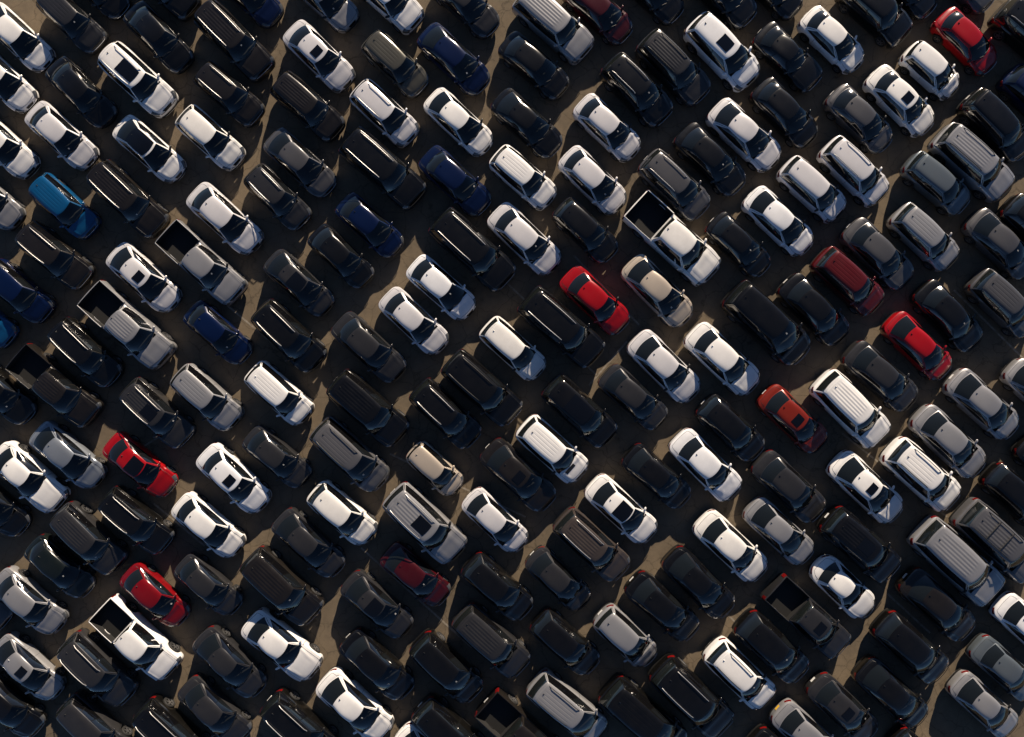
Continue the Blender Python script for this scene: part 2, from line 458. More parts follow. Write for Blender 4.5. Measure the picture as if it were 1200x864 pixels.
class Car:
    def __init__(self, kind):
        self.kind = kind
        base, _, jit = kind.partition('#')
        self.kind = kind = base
        s = dict(SPEC[base])
        jr = random.Random(kind + jit)
        if jit not in ('', '0'):       # another make of the same body type
            u = jr.uniform
            s['hood'] += u(-0.07, 0.07); s['ws'] += u(-0.06, 0.06)
            if s['deck'] > 0.3 and base != 'pickup':
                s['rw'] += u(-0.07, 0.07); s['deck'] = max(0.32, s['deck'] + u(-0.06, 0.06))
            else:
                s['rw'] = max(0.15, s['rw'] + u(-0.06, 0.08))
            s['yt'] += u(-0.02, 0.02); s['H'] += u(-0.025, 0.025)
            s['fd'] *= u(0.82, 1.15); s['fp'] += u(-0.25, 0.45); s['nz'] += u(-0.03, 0.03)
            s['rdp'] *= u(0.85, 1.15); s['rd'] *= u(0.7, 1.4)
        self.style = jr.choice([(0.66, 0.16, 0.026, 0.012, 0.0), (0.74, 0.10, 0.022, 0.004, 0.016), (0.60, 0.30, 0.028, 0.014, 0.0), (0.78, 0.04, 0.020, 0.016, 0.0), (0.52, 0.06, 0.022, 0.010, 0.0)])
        self.__dict__.update(s)
        L, W = self.L, self.W
        self.xf, self.xr = L / 2, -L / 2
        self.xc = self.xf - self.hood
        self.r0 = self.xc - self.ws
        self.xb = self.xr + self.deck
        self.r1 = self.xb + self.rw
        pk = kind == 'pickup'
        x = [self.xr, self.xr + 0.05, self.xr + 0.16]
        z = [self.tz - 0.22, self.tz - 0.05, self.tz]
        if pk:
            x, z = [self.xr, self.xr + 0.05], [self.tz - 0.02, self.tz]
        if self.deck > 0.3 and not pk:
            x += [self.xb, self.xb + 0.5]; z += [self.dz, self.dz - 0.02]
        mid = [(self.xr + 0.8 if self.deck < 0.3 else 0.0)]
        x += mid + [self.xc - 0.25, self.xc, self.xf - 0.75, self.xf - 0.34, self.xf - 0.18, self.xf - 0.06, self.xf]
        z += [self.bz, self.hz - 0.01, self.hz, self.nz + (self.hz - self.nz) * 0.62, self.nz + (self.hz - self.nz) * 0.14, self.nz - 0.03, self.nz - 0.15, self.nz - 0.27]
        o = np.argsort(x)
        self.ztop = pchip(np.array(x)[o], np.array(z)[o])
        self.ax_f = self.xf - 0.185 * L if not pk else self.xf - 0.98
        self.ax_r = self.xr + 0.205 * L if not pk else self.xr + 1.25

    def hw(self, x):
        W2 = self.W / 2
        if x > 0:
            t = max(0.0, (x - (self.xf - self.fd)) / self.fd); p = self.fp
            taper = 1 - 0.022 * max(0.0, x / self.xf) ** 2
        else:
            t = max(0.0, (-x - (self.xf - self.rdp)) / self.rdp); p = self.rp
            taper = 1 - 0.032 * max(0.0, -x / self.xf) ** 2 if self.kind != 'pickup' else 1.0
        t = min(t, 1.0)
        flare = 0.012 * (math.exp(-((x - self.ax_f) / 0.38) ** 2) + math.exp(-((x - self.ax_r) / 0.38) ** 2))
        waist = -0.012 * math.exp(-(x / 0.7) ** 2)
        return (W2 * taper + flare + waist) * max(0.0, 1 - t ** p) ** (1 / p)

    def bottom(self, x):
        zb = 0.235 + 0.06 * min(1, max(0, (abs(x) - self.xf + 0.5) / 0.5))
        R = self.wr + 0.06
        for a in (self.ax_f, self.ax_r):
            d = abs(x - a)
            if d < R:
                zb = max(zb, self.wr + math.sqrt(R * R - d * d) - 0.0)
        return zb

    LOW = [(0.88, 0.0), (0.955, 0.10), (0.99, 0.30), (1.0, 0.52), (0.998, 0.72), (0.988, 0.86), (0.97, 0.95)]
    UPF = [0.945, 0.915, 0.875, 0.82, 0.76, 0.71, 0.66, 0.60, 0.50, 0.36, 0.18, 0.0]

    def upper_z(self, x, fy):
        zt = self.ztop(x)
        drop = 0.085 if x > self.xc - 0.2 else 0.07
        if self.kind.rstrip('23') in ('big', 'suv', 'pickup'):
            drop *= 0.85
        z = zt - drop * (abs(fy) / 0.96) ** 3.6
        if x > self.xc - 0.3:     # hood creases
            e = min(1.0, max(0.0, (self.xf - 0.12 - x) / 0.35))
            st = self.style
            w = st[0] - st[1] * (x - self.xc) / self.hood
            z += st[2] * e * math.exp(-((abs(fy) - w) / 0.05) ** 2)
            z += st[3] * e * (1.0 if abs(fy) < w else 0.0) * (1 - (abs(fy) / w) ** 4)
            z += st[4] * e * math.exp(-((abs(fy) - 0.28) / 0.06) ** 2)
        return z

    def section(self, x):
        hw, zb = self.hw(x), self.bottom(x)
        zs = self.upper_z(x, 0.96) - 0.02
        zb = min(zb, zs - 0.09)
        tip = min(1.0, min(self.xf - abs(x), 0.2) / 0.2)
        pts = []
        for fy, k in self.LOW:
            pts.append((x, hw * fy, zb + (zs - zb) * k))
        for fy in self.UPF:
            pts.append((x, hw * fy, self.upper_z(x, fy)))
        return pts

    def stations(self):
        e = [0.0, 0.012, 0.035, 0.07, 0.12, 0.18, 0.26, 0.36, 0.48]
        xs = [self.xf - q for q in e] + [self.xr + q for q in e]
        xs += list(np.arange(self.xr + 0.62, self.xf - 0.55, 0.19))
        for a in (self.ax_f, self.ax_r):
            R = self.wr + 0.06
            xs += [a + R * math.cos(t) for t in np.linspace(0.02, math.pi - 0.02, 11)]
        xs = sorted(xs)
        out = [xs[0]]
        for q in xs[1:]:
            if q - out[-1] > 0.009:
                out.append(q)
        return out

    def body_surf(self, x, q):
        """q in 0..1 along the half section (left side), -q mirrors"""
        s = self.section(x)
        k = abs(q) * (len(s) - 1)
        i = min(int(k), len(s) - 2)
        t = k - i
        p = [s[i][c] * (1 - t) + s[i + 1][c] * t for c in range(3)]
        if q < 0:
            p[1] = -p[1]
        return p

    # --- cabin curves, a in -1..1 across
    def roof_pt(self, s, a):
        H = self.H
        bt, br = 0.13, (0.10 if self.deck > 0.3 else 0.06)
        x0, x1 = self.r0 - bt * a * a, self.r1 + br * a * a
        x = x0 + (x1 - x0) * s
        y = a * self.y_top(s)
        zc = H - 0.055 * (1 - min(1, s / 0.45)) ** 2 - self.rd * max(0, (s - 0.35) / 0.65) ** 2
        z = zc - 0.014 * a * a - 0.058 * abs(a) ** 7
        return x, y, z

    def y_top(self, s):
        yr = self.yt * (0.95 if self.deck > 0.3 and self.kind != 'pickup' else 0.96)
        return self.yt * 0.95 * (1 - s) + yr * s + 0.05 * self.yt * math.sin(math.pi * s)

    def base_pt(self, where, a):
        if where == 'front':
            x = self.xc - 0.30 * a * a; y = a * self.W / 2 * 0.87
        else:
            b = 0.17 if self.deck > 0.3 else 0.07
            if self.kind == 'pickup':
                b = 0.02
            x = self.xb + b * a * a; y = a * self.W / 2 * (0.83 if self.deck > 0.3 and self.kind != 'pickup' else 0.84)
        hw = max(self.hw(x), 0.3)
        z = self.upper_z(x, min(1, abs(y) / hw)) - 0.012
        if self.kind == 'pickup' and where == 'rear':
            z = self.tz - 0.10
        return x, y, z

    def ws_surf(self, a, b):
        p, q = np.array(self.base_pt('front', a)), np.array(self.roof_pt(0, a))
        r = p + (q - p) * b
        r[2] += 0.045 * math.sin(math.pi * b); r[0] += 0.02 * math.sin(math.pi * b)
        return r

    def rw_surf(self, a, b):
        p, q = np.array(self.base_pt('rear', a)), np.array(self.roof_pt(1, a))
        r = p + (q - p) * b
        r[2] += 0.03 * math.sin(math.pi * b); r[0] -= 0.03 * math.sin(math.pi * b)
        return r

    def side_surf(self, t, b, sgn):
        f, r = np.array(self.base_pt('front', 1)), np.array(self.base_pt('rear', 1))
        p = f + (r - f) * t
        p[1] += 0.085 * self.W / 2 * math.sin(math.pi * min(1, max(0, t))) ** 0.6
        hw = self.hw(p[0])
        p[2] = (self.upper_z(p[0], min(1, p[1] / hw)) - 0.012) * 1.0
        if self.kind == 'pickup':
            p[2] = self.bz - 0.10 if t > 0.2 else p[2]
            p[2] = max(p[2], self.bz - 0.11)
        p = f * 0 + p if 0 < t < 1 else (f if t <= 0 else r)
        q = np.array(self.roof_pt(t, 1.0))
        o = p + (q - p) * b
        o[1] += 0.04 * math.sin(math.pi * b) * math.sin(math.pi * min(1, max(0, t))) ** 0.5
        o[1] *= sgn
        return o


def arange(a, b, n):
    return list(np.linspace(a, b, n))


WHEEL_MESH = {}


def wheel_meshes():
    n = 22
    prof = [(0.62, -0.5), (0.90, -0.52), (0.985, -0.40), (1.0, -0.2), (1.0, 0.2), (0.985, 0.40), (0.90, 0.52), (0.66, 0.47), (0.64, 0.36)]
    t = MB()
    t.grid(lambda u, k: (prof[int(k)][0] * math.cos(u), prof[int(k)][1], prof[int(k)][0] * math.sin(u)), arange(0, 2 * math.pi, n + 1), list(range(len(prof))))
    tyre = t.mesh('wheel', RUBBER)
    r = MB()
    rim_n = 20
    rp = [(0.655, 0.40), (0.60, 0.38), (0.58, 0.22)]
    r.grid(lambda u, k: (rp[int(k)][0] * math.cos(u), rp[int(k)][1], rp[int(k)][0] * math.sin(u)), arange(0, 2 * math.pi, rim_n + 1), [0, 1, 2])
    for k in range(5):
        a = 2 * math.pi * k / 5
        ca, sa = math.cos(a), math.sin(a)
        pts = []
        for rad, w in ((0.10, 0.11), (0.60, 0.075)):
            for y in (0.26, 0.36 if rad < 0.3 else 0.38):
                for sg in (-1, 1):
                    pts.append((rad * ca - sg * w * sa, y, rad * sa + sg * w * ca))
        r.add(pts, [(0, 1, 5, 4), (2, 6, 7, 3), (0, 4, 6, 2), (1, 3, 7, 5)])
    r.grid(lambda u, k: ([0.16, 0.001][int(k)] * math.cos(u), 0.385, [0.16, 0.001][int(k)] * math.sin(u)), arange(0, 2 * math.pi, 13), [0, 1])
    rim = r.mesh('rim', ALLOY, smooth=False)
    d = MB()
    d.grid(lambda u, k: ([0.62, 0.001][int(k)] * math.cos(u), 0.05, [0.62, 0.001][int(k)] * math.sin(u)), arange(0, 2 * math.pi, 17), [0, 1])
    brake = d.mesh('brake_disc', UNDER, smooth=False)
    return tyre, rim, brake

TYRE, RIM, BRAKE = wheel_meshes()
KIT = {}


def mirror_mesh(c, sgn):
    m = MB()
    x0 = c.xc - 0.42; hwx = c.hw(x0); y0 = hwx * 0.93
    z0 = c.upper_z(x0, 0.93) + 0.10
    n = 10

    def fn(u, v):
        ph = math.pi * v
        e = 0.75
        sx = math.copysign(abs(math.sin(ph) * math.cos(u)) ** e, math.cos(u))
        sz = math.copysign(abs(math.sin(ph) * math.sin(u)) ** e, math.sin(u))
        yy = math.cos(ph)
        return (x0 + 0.07 * sx - 0.03 * (yy + 1), sgn * (y0 + 0.095 + 0.105 * yy), z0 + 0.06 * sz)
    m.grid(fn, arange(0, 2 * math.pi, n + 1), arange(0, 1, 7), flip=(sgn < 0))
    m.tube([(x0 + 0.02, sgn * (y0 - 0.06), z0 - 0.06), (x0, sgn * (y0 + 0.06), z0 - 0.03)], 0.075, 0.06, 6)
    return m.mesh('mirror', BLACKP)


def kit(kind):
    if kind in KIT:
        return KIT[kind]
    full = kind
    c = Car(kind)
    kind = kind.partition('#')[0]
    pk = kind == 'pickup'
    K = {'car': c}
    # ---- body shell
    xs = c.stations()
    bed0, bed1 = c.xr + 0.07, c.xb - 0.06
    if pk:
        xs = [x for x in xs if min(abs(x - bed0), abs(x - bed1)) > 0.02] + [bed0, bed0 + 0.003, bed1 - 0.003, bed1]
        xs.sort()
    secs = [c.section(x) for x in xs]
    nl = len(c.LOW)
    body, bed = MB(), MB()
    half = len(secs[0])
    for sg in (1, -1):
        rows = []
        for x, s in zip(xs, secs):
            row = [(p[0], p[1] * sg, p[2]) for p in s]
            if pk and bed0 < x < bed1:
                hwx = c.hw(x)
                for j, fy in enumerate(c.UPF):
                    k = nl + j
                    zr = c.tz
                    if j < 2:
                        row[k] = (x, hwx * (0.962, 0.944)[j] * sg, zr - 0.012 * (1 - j))
                    elif j == 2:
                        row[k] = (x, hwx * 0.925 * sg, zr)
                    elif j == 3:
                        row[k] = (x, hwx * 0.912 * sg, zr - 0.02)
                    elif j == 4:
                        row[k] = (x, hwx * 0.908 * sg, 0.82)
                    else:
                        row[k] = (x, hwx * 0.906 * sg * fy / c.UPF[5] * 0.98, 0.80)
            rows.append(row)
        for i in range(len(xs) - 1):
            for j in range(half - 1):
                q = [rows[i][j], rows[i + 1][j], rows[i + 1][j + 1], rows[i][j + 1]]
                mx_, my_ = (xs[i] + xs[i + 1]) / 2, abs(rows[i][j + 1][1])
                if j >= nl + 1 and c.xb + 0.12 < mx_ < c.xc - 0.10 and my_ < 0.80 * c.W / 2:
                    continue
                inbed = pk and bed0 <= xs[i] and xs[i + 1] <= bed1 and j >= nl + 3
                tgt = bed if inbed else body
                tgt.add(q, [(0, 1, 2, 3) if sg > 0 else (3, 2, 1, 0)])
    # split hood off the shell
    hood, rest, sill = MB(), MB(), MB()
    sill_h = 0.0 if kind in ('coupe', 'sport', 'pickup') else (0.12 if c.deck > 0.3 else 0.17)
    for f in body.f:
        pts = [body.v[i] for i in f]
        cx = sum(p[0] for p in pts) / len(pts); cy = abs(sum(p[1] for p in pts) / len(pts)); cz = sum(p[2] for p in pts) / len(pts)
        if c.xc - 0.32 < cx < c.xf - 0.20 and cy < 0.80 * c.hw(cx) and cz > 0.6:
            hood.add(pts, [tuple(range(len(pts)))])
        elif abs(cx) < c.xf - 0.25 and cz < 0.245 + sill_h:
            sill.add(pts, [tuple(range(len(pts)))])
        else:
            rest.add(pts, [tuple(range(len(pts)))])
    K['body'] = rest.mesh('body', BLACKP, angle=38)
    if sill.f:
        K['sill'] = sill.mesh('sill', BLACKP, angle=38)
    K['hood'] = hood.mesh('hood', BLACKP, angle=38)
    if pk:
        K['cargo_bed'] = bed.mesh('cargo_bed', LINER, angle=20)
    # underbody: a shallow dark tray closing the shell
    ub = MB()
    ux = arange(c.xr + 0.12, c.xf - 0.12, 13)
    ub.grid(lambda x, k: (x, k * (c.hw(x) * 0.80 if min(abs(x - c.ax_f), abs(x - c.ax_r)) > c.wr + 0.12 else c.hw(x) * 0.62), 0.30), ux, [-1, 0, 1], flip=True)
    ub.grid(lambda x, k: (x, k * (c.hw(x) * 0.80 if min(abs(x - c.ax_f), abs(x - c.ax_r)) > c.wr + 0.12 else c.hw(x) * 0.62), 0.62), ux, [-1, 0, 1])
    K['underbody'] = ub.mesh('underbody', UNDER, smooth=False)
    # ---- cabin shell, one mesh with or without roof ribs
    groove = kind.rstrip('23') in ('cross', 'van')
    for ribs in (False, True):
        m = MB()
        na = 49 if ribs else 17
        if ribs:
            A = arange(-1, 1, na)
        else:
            A = [-1, -0.97, -0.92, -0.85, -0.72, -0.55, -0.35, -0.15, 0, 0.15, 0.35, 0.55, 0.72, 0.85, 0.92, 0.97, 1]
        S = [0, 0.03, 0.08, 0.14, 0.17, 0.2, 0.3, 0.4, 0.5, 0.6, 0.7, 0.8, 0.88, 0.92, 0.95, 1]

        def roof(s, a):
            x, y, z = c.roof_pt(s, a)
            if ribs and abs(a) < 0.76 and 0.14 < s < 0.92:
                if groove:
                    k = round((a + 1) * 24)
                    z -= 0.009 if k in (10, 17, 31, 38, 24) else 0.0
                else:
                    k = round((a + 1) * 24) % 6
                    z += 0.009 if k in (2, 3, 4) else 0.0
            return x, y, z
        m.grid(roof, S, A)
        A2 = A
        Bw = [0, 0.05, 0.25, 0.5, 0.75, 0.95, 1]
        m.grid(lambda b, a: c.ws_surf(a, b), Bw[:2], A2)
        m.grid(lambda b, a: c.ws_surf(a, b), Bw[-2:], A2)
        m.grid(lambda b, a: c.ws_surf(a, b), Bw[1:-1], [-1, -0.95])
        m.grid(lambda b, a: c.ws_surf(a, b), Bw[1:-1], [0.95, 1])
        m.grid(lambda b, a: c.rw_surf(a, b), [0, 0.06, 0.25, 0.5, 0.75, 0.94, 1], A2, flip=True)
        for sg in (1, -1):
            m.grid(lambda t, b: c.side_surf(t, b, sg), S, [0, 0.1, 0.3, 0.5, 0.7, 0.84, 0.92, 1], flip=(sg < 0))
        K['roof_ribbed' if ribs else 'roof'] = m.mesh('roof', BLACKP, angle=52)
    # ---- glass
    def glassy(fn, us, vs, mat, name):
        return MB().plate(fn, us, vs, 0.007, 0.03).mesh(name, mat, angle=40)
    ua = arange(-0.965, 0.965, 13)
    K['windshield'] = glassy(lambda a, b: c.ws_surf(a, b), ua, arange(0.045, 0.955, 8), WINDSCREEN, 'windshield')
    K['rear_window'] = glassy(lambda a, b: c.rw_surf(a, b), arange(-0.92, 0.92, 11), arange(0.14 if c.deck < 0.3 else 0.06, 0.94, 7), REARGLASS, 'rear_window')
    if pk:
        cuts = [(0.05, 0.46), (0.50, 0.93)]
    elif kind in ('coupe', 'sport'):
        cuts = [(0.06, 0.60), (0.64, 0.88)]
    elif c.deck > 0.3 or kind == 'hatch':
        cuts = [(0.05, 0.46), (0.485, 0.93)]
    else:
        cuts = [(0.04, 0.36), (0.385, 0.68), (0.705, 0.965)]
    K['cowl'] = MB().plate(lambda a, b: c.ws_surf(a, b), arange(-0.97, 0.97, 13), arange(0.0, 0.055, 3), 0.004, 0.03).mesh('cowl', BLACKP)
    for sg, sd_ in ((1, 'L'), (-1, 'R')):
        K['window_surround_' + sd_] = MB().plate(lambda t, b: c.side_surf(t, b, sg), arange(cuts[0][0] - 0.015, cuts[-1][1] + 0.015, 14), arange(0.07, 0.925, 6), 0.003, 0.03).mesh('window_surround', GLOSSK)
        for i, (t0, t1) in enumerate(cuts):
            K['side_window_%s%d' % (sd_, i)] = glassy(lambda t, b: c.side_surf(t, b, sg), arange(t0, t1, 8), arange(0.12, 0.90, 5), GLASS if i == 0 else PRIVACY, 'side_window')
    # ---- what shows through the windscreen
    dz0 = c.hz - 0.07
    def dash(u, v):
        bx, by, bz_ = c.base_pt('front', v)
        if u > 0.95:
            return (bx - 0.035 - 0.60, by * 0.97, bz_ - 0.40)
        return (bx - 0.035 - 0.60 * u, by * 0.97, bz_ + 0.019 + 0.02 * math.sin(math.pi * u))
    K['dashboard'] = MB().grid(dash, [0, 0.2, 0.4, 0.6, 0.85, 0.94, 1.0], arange(-1, 1, 15), flip=True).mesh('dashboard', DASH)
    fl = MB()
    fl.grid(lambda x, v: (x, v * c.W / 2 * 0.82, 0.62), arange(c.xb + 0.1, c.xc - 0.1, 3), [-1, 1])
    K['cabin_floor'] = fl.mesh('cabin_floor', DASH, smooth=False)
    for sg, sd_ in ((1, 'L'), (-1, 'R')):
        st_ = MB()
        sx, sy = c.r0 - 0.30, sg * c.W * 0.20
        top = c.H - 0.36
        def cushion(cx, cy, cz, lx, ly, lz, lean=0.0):
            def fn(u, v):
                ph, e = math.pi * v, 0.55
                a_ = math.sin(ph) * math.cos(u); b_ = math.sin(ph) * math.sin(u); k_ = -math.cos(ph)
                g_ = lambda t: math.copysign(abs(t) ** e, t)
                return (cx + lx * g_(a_) - lean * lz * g_(k_), cy + ly * g_(b_), cz + lz * g_(k_))
            st_.grid(fn, arange(0, 2 * math.pi, 13), arange(0, 1, 8))
        cushion(sx + 0.28, sy, 0.62, 0.26, 0.24, 0.09)
        cushion(sx, sy, (0.64 + top) / 2, 0.075, 0.23, (top - 0.60) / 2, 0.35)
        cushion(sx - 0.12, sy, top + 0.10, 0.05, 0.12, 0.085, 0.2)
        K['seat_' + sd_] = st_.mesh('front_seat', SEATM[0])
    swx, swy, swz = c.xc - 0.62, c.W * 0.20, dz0 + 0.03
    ring = [(swx - 0.07 * math.sin(t), swy + 0.18 * math.cos(t), swz + 0.17 * math.sin(t)) for t in arange(0, 2 * math.pi, 17)]
    sw = MB().tube(ring, 0.016, 0.016, 5)
    sw.tube([(swx + 0.02, swy - 0.15, swz), (swx + 0.03, swy, swz - 0.02), (swx + 0.02, swy + 0.15, swz)], 0.03, 0.02, 5)
    K['steering_wheel'] = sw.mesh('steering_wheel', DASH)
    pm_ = c.ws_surf(0.0, 0.86)
    K['rear_view_mirror'] = MB().box((pm_[0] - 0.08, 0.0, pm_[2] - 0.07), (0.03, 0.22, 0.06)).mesh('rear_view_mirror', DASH, smooth=False)
    # ---- sunroofs
    def sun(name, s0, s1, w):
        def over(s, a):
            return np.array(c.roof_pt(s, a)) if s <= 1 else c.rw_surf(a, 1 - (s - 1) * 0.35)
        K[name] = MB().plate(over, arange(s0, s1, 7 if s1 < 1 else 12), arange(-w, w, 9), 0.018, 0.03).mesh('sunroof', PRIVACY, angle=40)
    sun('sunroof_s', 0.12, 0.44, 0.52)
    sun('sunroof_S', 0.10, 0.56, 0.62)
    sun('sunroof_p', 0.02, 0.60, 0.80)
    sun('sunroof_f', 0.055, 1.32, 0.90)
    # ---- lamps
    n1 = len(c.LOW) + len(c.UPF) - 1
    for sg, sd_ in ((1, 'L'), (-1, 'R')):
        qa, qb = (4.2 / n1, 10.6 / n1)
        K['headlight_' + sd_] = MB().plate(lambda x, q: c.body_surf(x, q * sg), [c.xf - d for d in (0.46, 0.38, 0.30, 0.22, 0.16, 0.11)] if c.fd > 0.6 else [c.xf - d for d in (0.32, 0.25, 0.18, 0.12, 0.08, 0.05)], arange(qa, qb, 7), 0.008, 0.03).mesh('headlight', LAMP)
        if pk:
            K['taillight_' + sd_] = MB().plate(lambda x, q: c.body_surf(x, q * sg), [c.xr + d for d in (0.004, 0.02, 0.05, 0.10)], arange(2.8 / n1, 6.4 / n1, 5), 0.012, 0.03).mesh('taillight', TAIL)
        else:
            hi = 6.2
            K['taillight_' + sd_] = MB().plate(lambda x, q: c.body_surf(x, q * sg), [c.xr + d for d in (0.04, 0.06, 0.09, 0.13, 0.18, 0.24)], arange(4.0 / n1, hi / n1, 6), 0.009, 0.03).mesh('taillight', TAIL)
        K['mirror_' + sd_] = mirror_mesh(c, sg)
    # ---- front grille and rear plate, on the plan curve
    def nose(y, z, front=True):
        W2 = c.hw((c.xf - c.fd) if front else (c.xr + c.rdp))
        d, p = (c.fd, c.fp) if front else (c.rdp, c.rp)
        k = max(0.0, 1 - min(1, abs(y) / W2) ** p) ** (1 / p)
        x = c.xf - d + d * k
        return x if front else -x
    gz0, gz1 = c.nz - 0.40, c.nz - 0.16
    gw = c.W * 0.30
    def hoodpt(d, fy):
        x = c.xf - d
        return (x, c.hw(x) * fy, c.upper_z(x, abs(fy)))
    if pk or kind.startswith('cross'):
        hx = (c.hood - 0.62, c.hood - 0.28, -0.2, 0.2) if pk else (c.hood - 0.24, c.hood - 0.04, -0.50, 0.22)
        K['hood_vent'] = MB().plate(hoodpt, arange(hx[0], hx[1], 5), arange(hx[2], hx[3], 7), 0.012, 0.03).mesh('hood_vent', BLACKP)  # flat black patch laid on the hood, no opening; off centre on crossovers
    gf = 0.50 if c.fd > 0.6 else 0.60
    K['grille'] = MB().plate(hoodpt, [0.115, 0.085, 0.06, 0.04, 0.025], arange(-gf, gf, 13), 0.010, 0.04).mesh('grille', GLOSSK)
    K['lower_intake'] = MB().plate(lambda y, z: (nose(y, z), y, z), arange(-gw * 1.15, gw * 1.15, 11), arange(0.36, 0.50, 3), 0.012, 0.05).mesh('lower_intake', BLACKP)
    K['grille_trim'] = MB().tube([(nose(y, 0) + 0.015, y, gz1 + 0.012) for y in arange(-gw, gw, 11)], 0.018, 0.018, 6).mesh('grille_trim', CHROME)
    pz = 0.64 if c.deck > 0.3 and not pk else 0.70
    K['number_plate'] = MB().plate(lambda y, z: (nose(y, z, False) - 0.004, y, z), arange(-0.16, 0.16, 3), arange(pz - 0.075, pz + 0.075, 3), 0.012, 0.03).mesh('number_plate', PLATE)
    K['rear_bumper'] = MB().plate(lambda y, z: (nose(y, z, False), y, z), arange(-c.W * 0.40, c.W * 0.40, 15), arange(0.34, 0.48, 3), 0.014, 0.05).mesh('rear_bumper', BLACKP)
    # ---- roof rails, crossbars, antenna, spoiler, wipers
    if c.deck < 0.3:
        for sg, sd_ in ((1, 'L'), (-1, 'R')):
            path = []
            for s in arange(0.10, 0.93, 12):
                x, y, z = c.roof_pt(s, 0.84 * sg)
                e = 0.075 if 0.10 < s < 0.93 else 0.0
                path.append((x, y, z + e))
            path = [(x_, y_, z_) for x_, y_, z_ in path]
            K['roof_rail_' + sd_] = MB().tube(path, 0.020, 0.022, 8).mesh('roof_rail', CHROME)
        for i, s in enumerate((0.34, 0.66)):
            x, y, z = c.roof_pt(s, 0.84)
            zc = c.roof_pt(s, 0)[2] + 0.07
            K['crossbar_%d' % i] = MB().tube([(x, -y, z + 0.075), (x, -y * 0.6, zc), (x, y * 0.6, zc), (x, y, z + 0.075)], 0.035, 0.018, 6).mesh('crossbar', BLACKP)
        sp = MB()
        def spo(s, a):
            x, y, z = c.roof_pt(1.0, a)
            return (x - 0.09 * s * (1 - 0.25 * a * a), y * (1 - 0.03 * s), z - 0.015 * s + 0.005)
        sp.grid(spo, arange(-0.25, 1, 6), arange(-0.95, 0.95, 11))
        sp.grid(lambda s, a: (spo(s, a)[0], spo(s, a)[1], spo(s, a)[2] - 0.03), arange(-0.25, 1, 6), arange(-0.95, 0.95, 11), flip=True)
        for s_, fl in ((1.0, False), (-0.25, True)):
            sp.grid(lambda k, a: (spo(s_, a)[0], spo(s_, a)[1], spo(s_, a)[2] - 0.03 * k), [0, 1], arange(-0.95, 0.95, 11), flip=fl)
        K['spoiler'] = sp.mesh('spoiler', BLACKP)
    # ---- shut lines of hood, boot and doors
    gp = MB()
    def top(x, fy):
        return (x, c.hw(x) * fy, c.upper_z(x, abs(fy)) + 0.001)
    g = 0.0075
    for sg in (1, -1):
        gp.tube([top(x, 0.80 * sg) for x in arange(c.xc - 0.26, c.xf - 0.30, 9)], g, g, 4)
        n2 = len(c.LOW) + len(c.UPF) - 1
        if pk or c.deck > 0.3 or True:
            for xd in (c.xc - 0.20, c.r0 - 0.62, (c.r1 + 0.35 if kind not in ('coupe', 'sport') else c.xc - 0.24)):
                pth = [c.body_surf(xd, q / n2 * sg) for q in (0.3, 1.5, 3, 4, 5, 6, 7, 8)]
                gp.tube([(p[0], p[1] + 0.001 * sg, p[2]) for p in pth], g, g, 4)
        if c.deck > 0.3 and not pk:
            gp.tube([top(x, 0.74 * sg) for x in arange(c.xr + 0.16, c.xb + 0.08, 5)], g, g, 4)
    gp.tube([top(c.xf - 0.30 + 0.10 * (1 - (f / 0.8) ** 2), f) for f in arange(-0.80, 0.80, 13)], g, g, 4)
    if c.deck > 0.3 and not pk:
        gp.tube([top(c.xr + 0.16 - 0.05 * (1 - (f / 0.74) ** 2), f) for f in arange(-0.74, 0.74, 11)], g, g, 4)
    K['shut_lines'] = gp.mesh('shut_lines', BLACKP, smooth=False)
    for nm, a0, b0 in (('sticker_0', 0.55, 0.16), ('sticker_1', -0.30, 0.24), ('sticker_2', 0.05, 0.72)):
        K[nm] = MB().plate(lambda a, b: c.ws_surf(a, b), arange(a0, a0 + 0.11, 3), arange(b0, b0 + 0.09, 3), 0.011, 0.004).mesh('windscreen_sticker', PAPER)
    x, y, z = c.roof_pt(0.90 if c.deck < 0.3 else 0.93, 0)
    fin = MB()
    fin.add([(x + 0.07, -0.014, z - 0.01), (x - 0.06, -0.020, z - 0.01), (x - 0.06, 0.020, z - 0.01), (x + 0.07, 0.014, z - 0.01),
             (x - 0.03, -0.007, z + 0.05), (x - 0.06, -0.007, z + 0.05), (x - 0.06, 0.007, z + 0.05), (x - 0.03, 0.007, z + 0.05)],
            [(4, 5, 6, 7)[::-1], (0, 1, 5, 4), (1, 2, 6, 5), (2, 3, 7, 6), (3, 0, 4, 7)])
    K['antenna'] = fin.mesh('antenna', BLACKP, smooth=False)
    for i, sg in enumerate((0.62, -0.08)):
        pts = [c.ws_surf(a, b) + np.array([0, 0, 0.022]) for a, b in ((sg, 0.02), (sg - 0.28, 0.07), (sg - 0.56, 0.10))]
        K['wiper_%d' % i] = MB().tube(pts, 0.012, 0.010, 5).mesh('wiper', BLACKP)
    KIT[full] = K
    return K


def part(name, me, parent, mat=None):
    o = bpy.data.objects.new(name, me)
    if mat is not None:
        o.material_slots[0].link = 'OBJECT'
        o.material_slots[0].material = mat
    coll.objects.link(o)
    o.parent = parent
    return o

NAMES = dict(sedan='sedan', compact='sedan', coupe='coupe', sport='sports_coupe', hatch='hatchback', cross='crossover', suv='sport_utility_vehicle',
             big='sport_utility_vehicle', van='minivan', pickup='pickup_truck')
CATS = dict(sedan='sedan', compact='sedan', coupe='coupe', sport='sports car', hatch='hatchback', cross='crossover', suv='SUV', big='SUV', van='minivan', pickup='pickup truck')


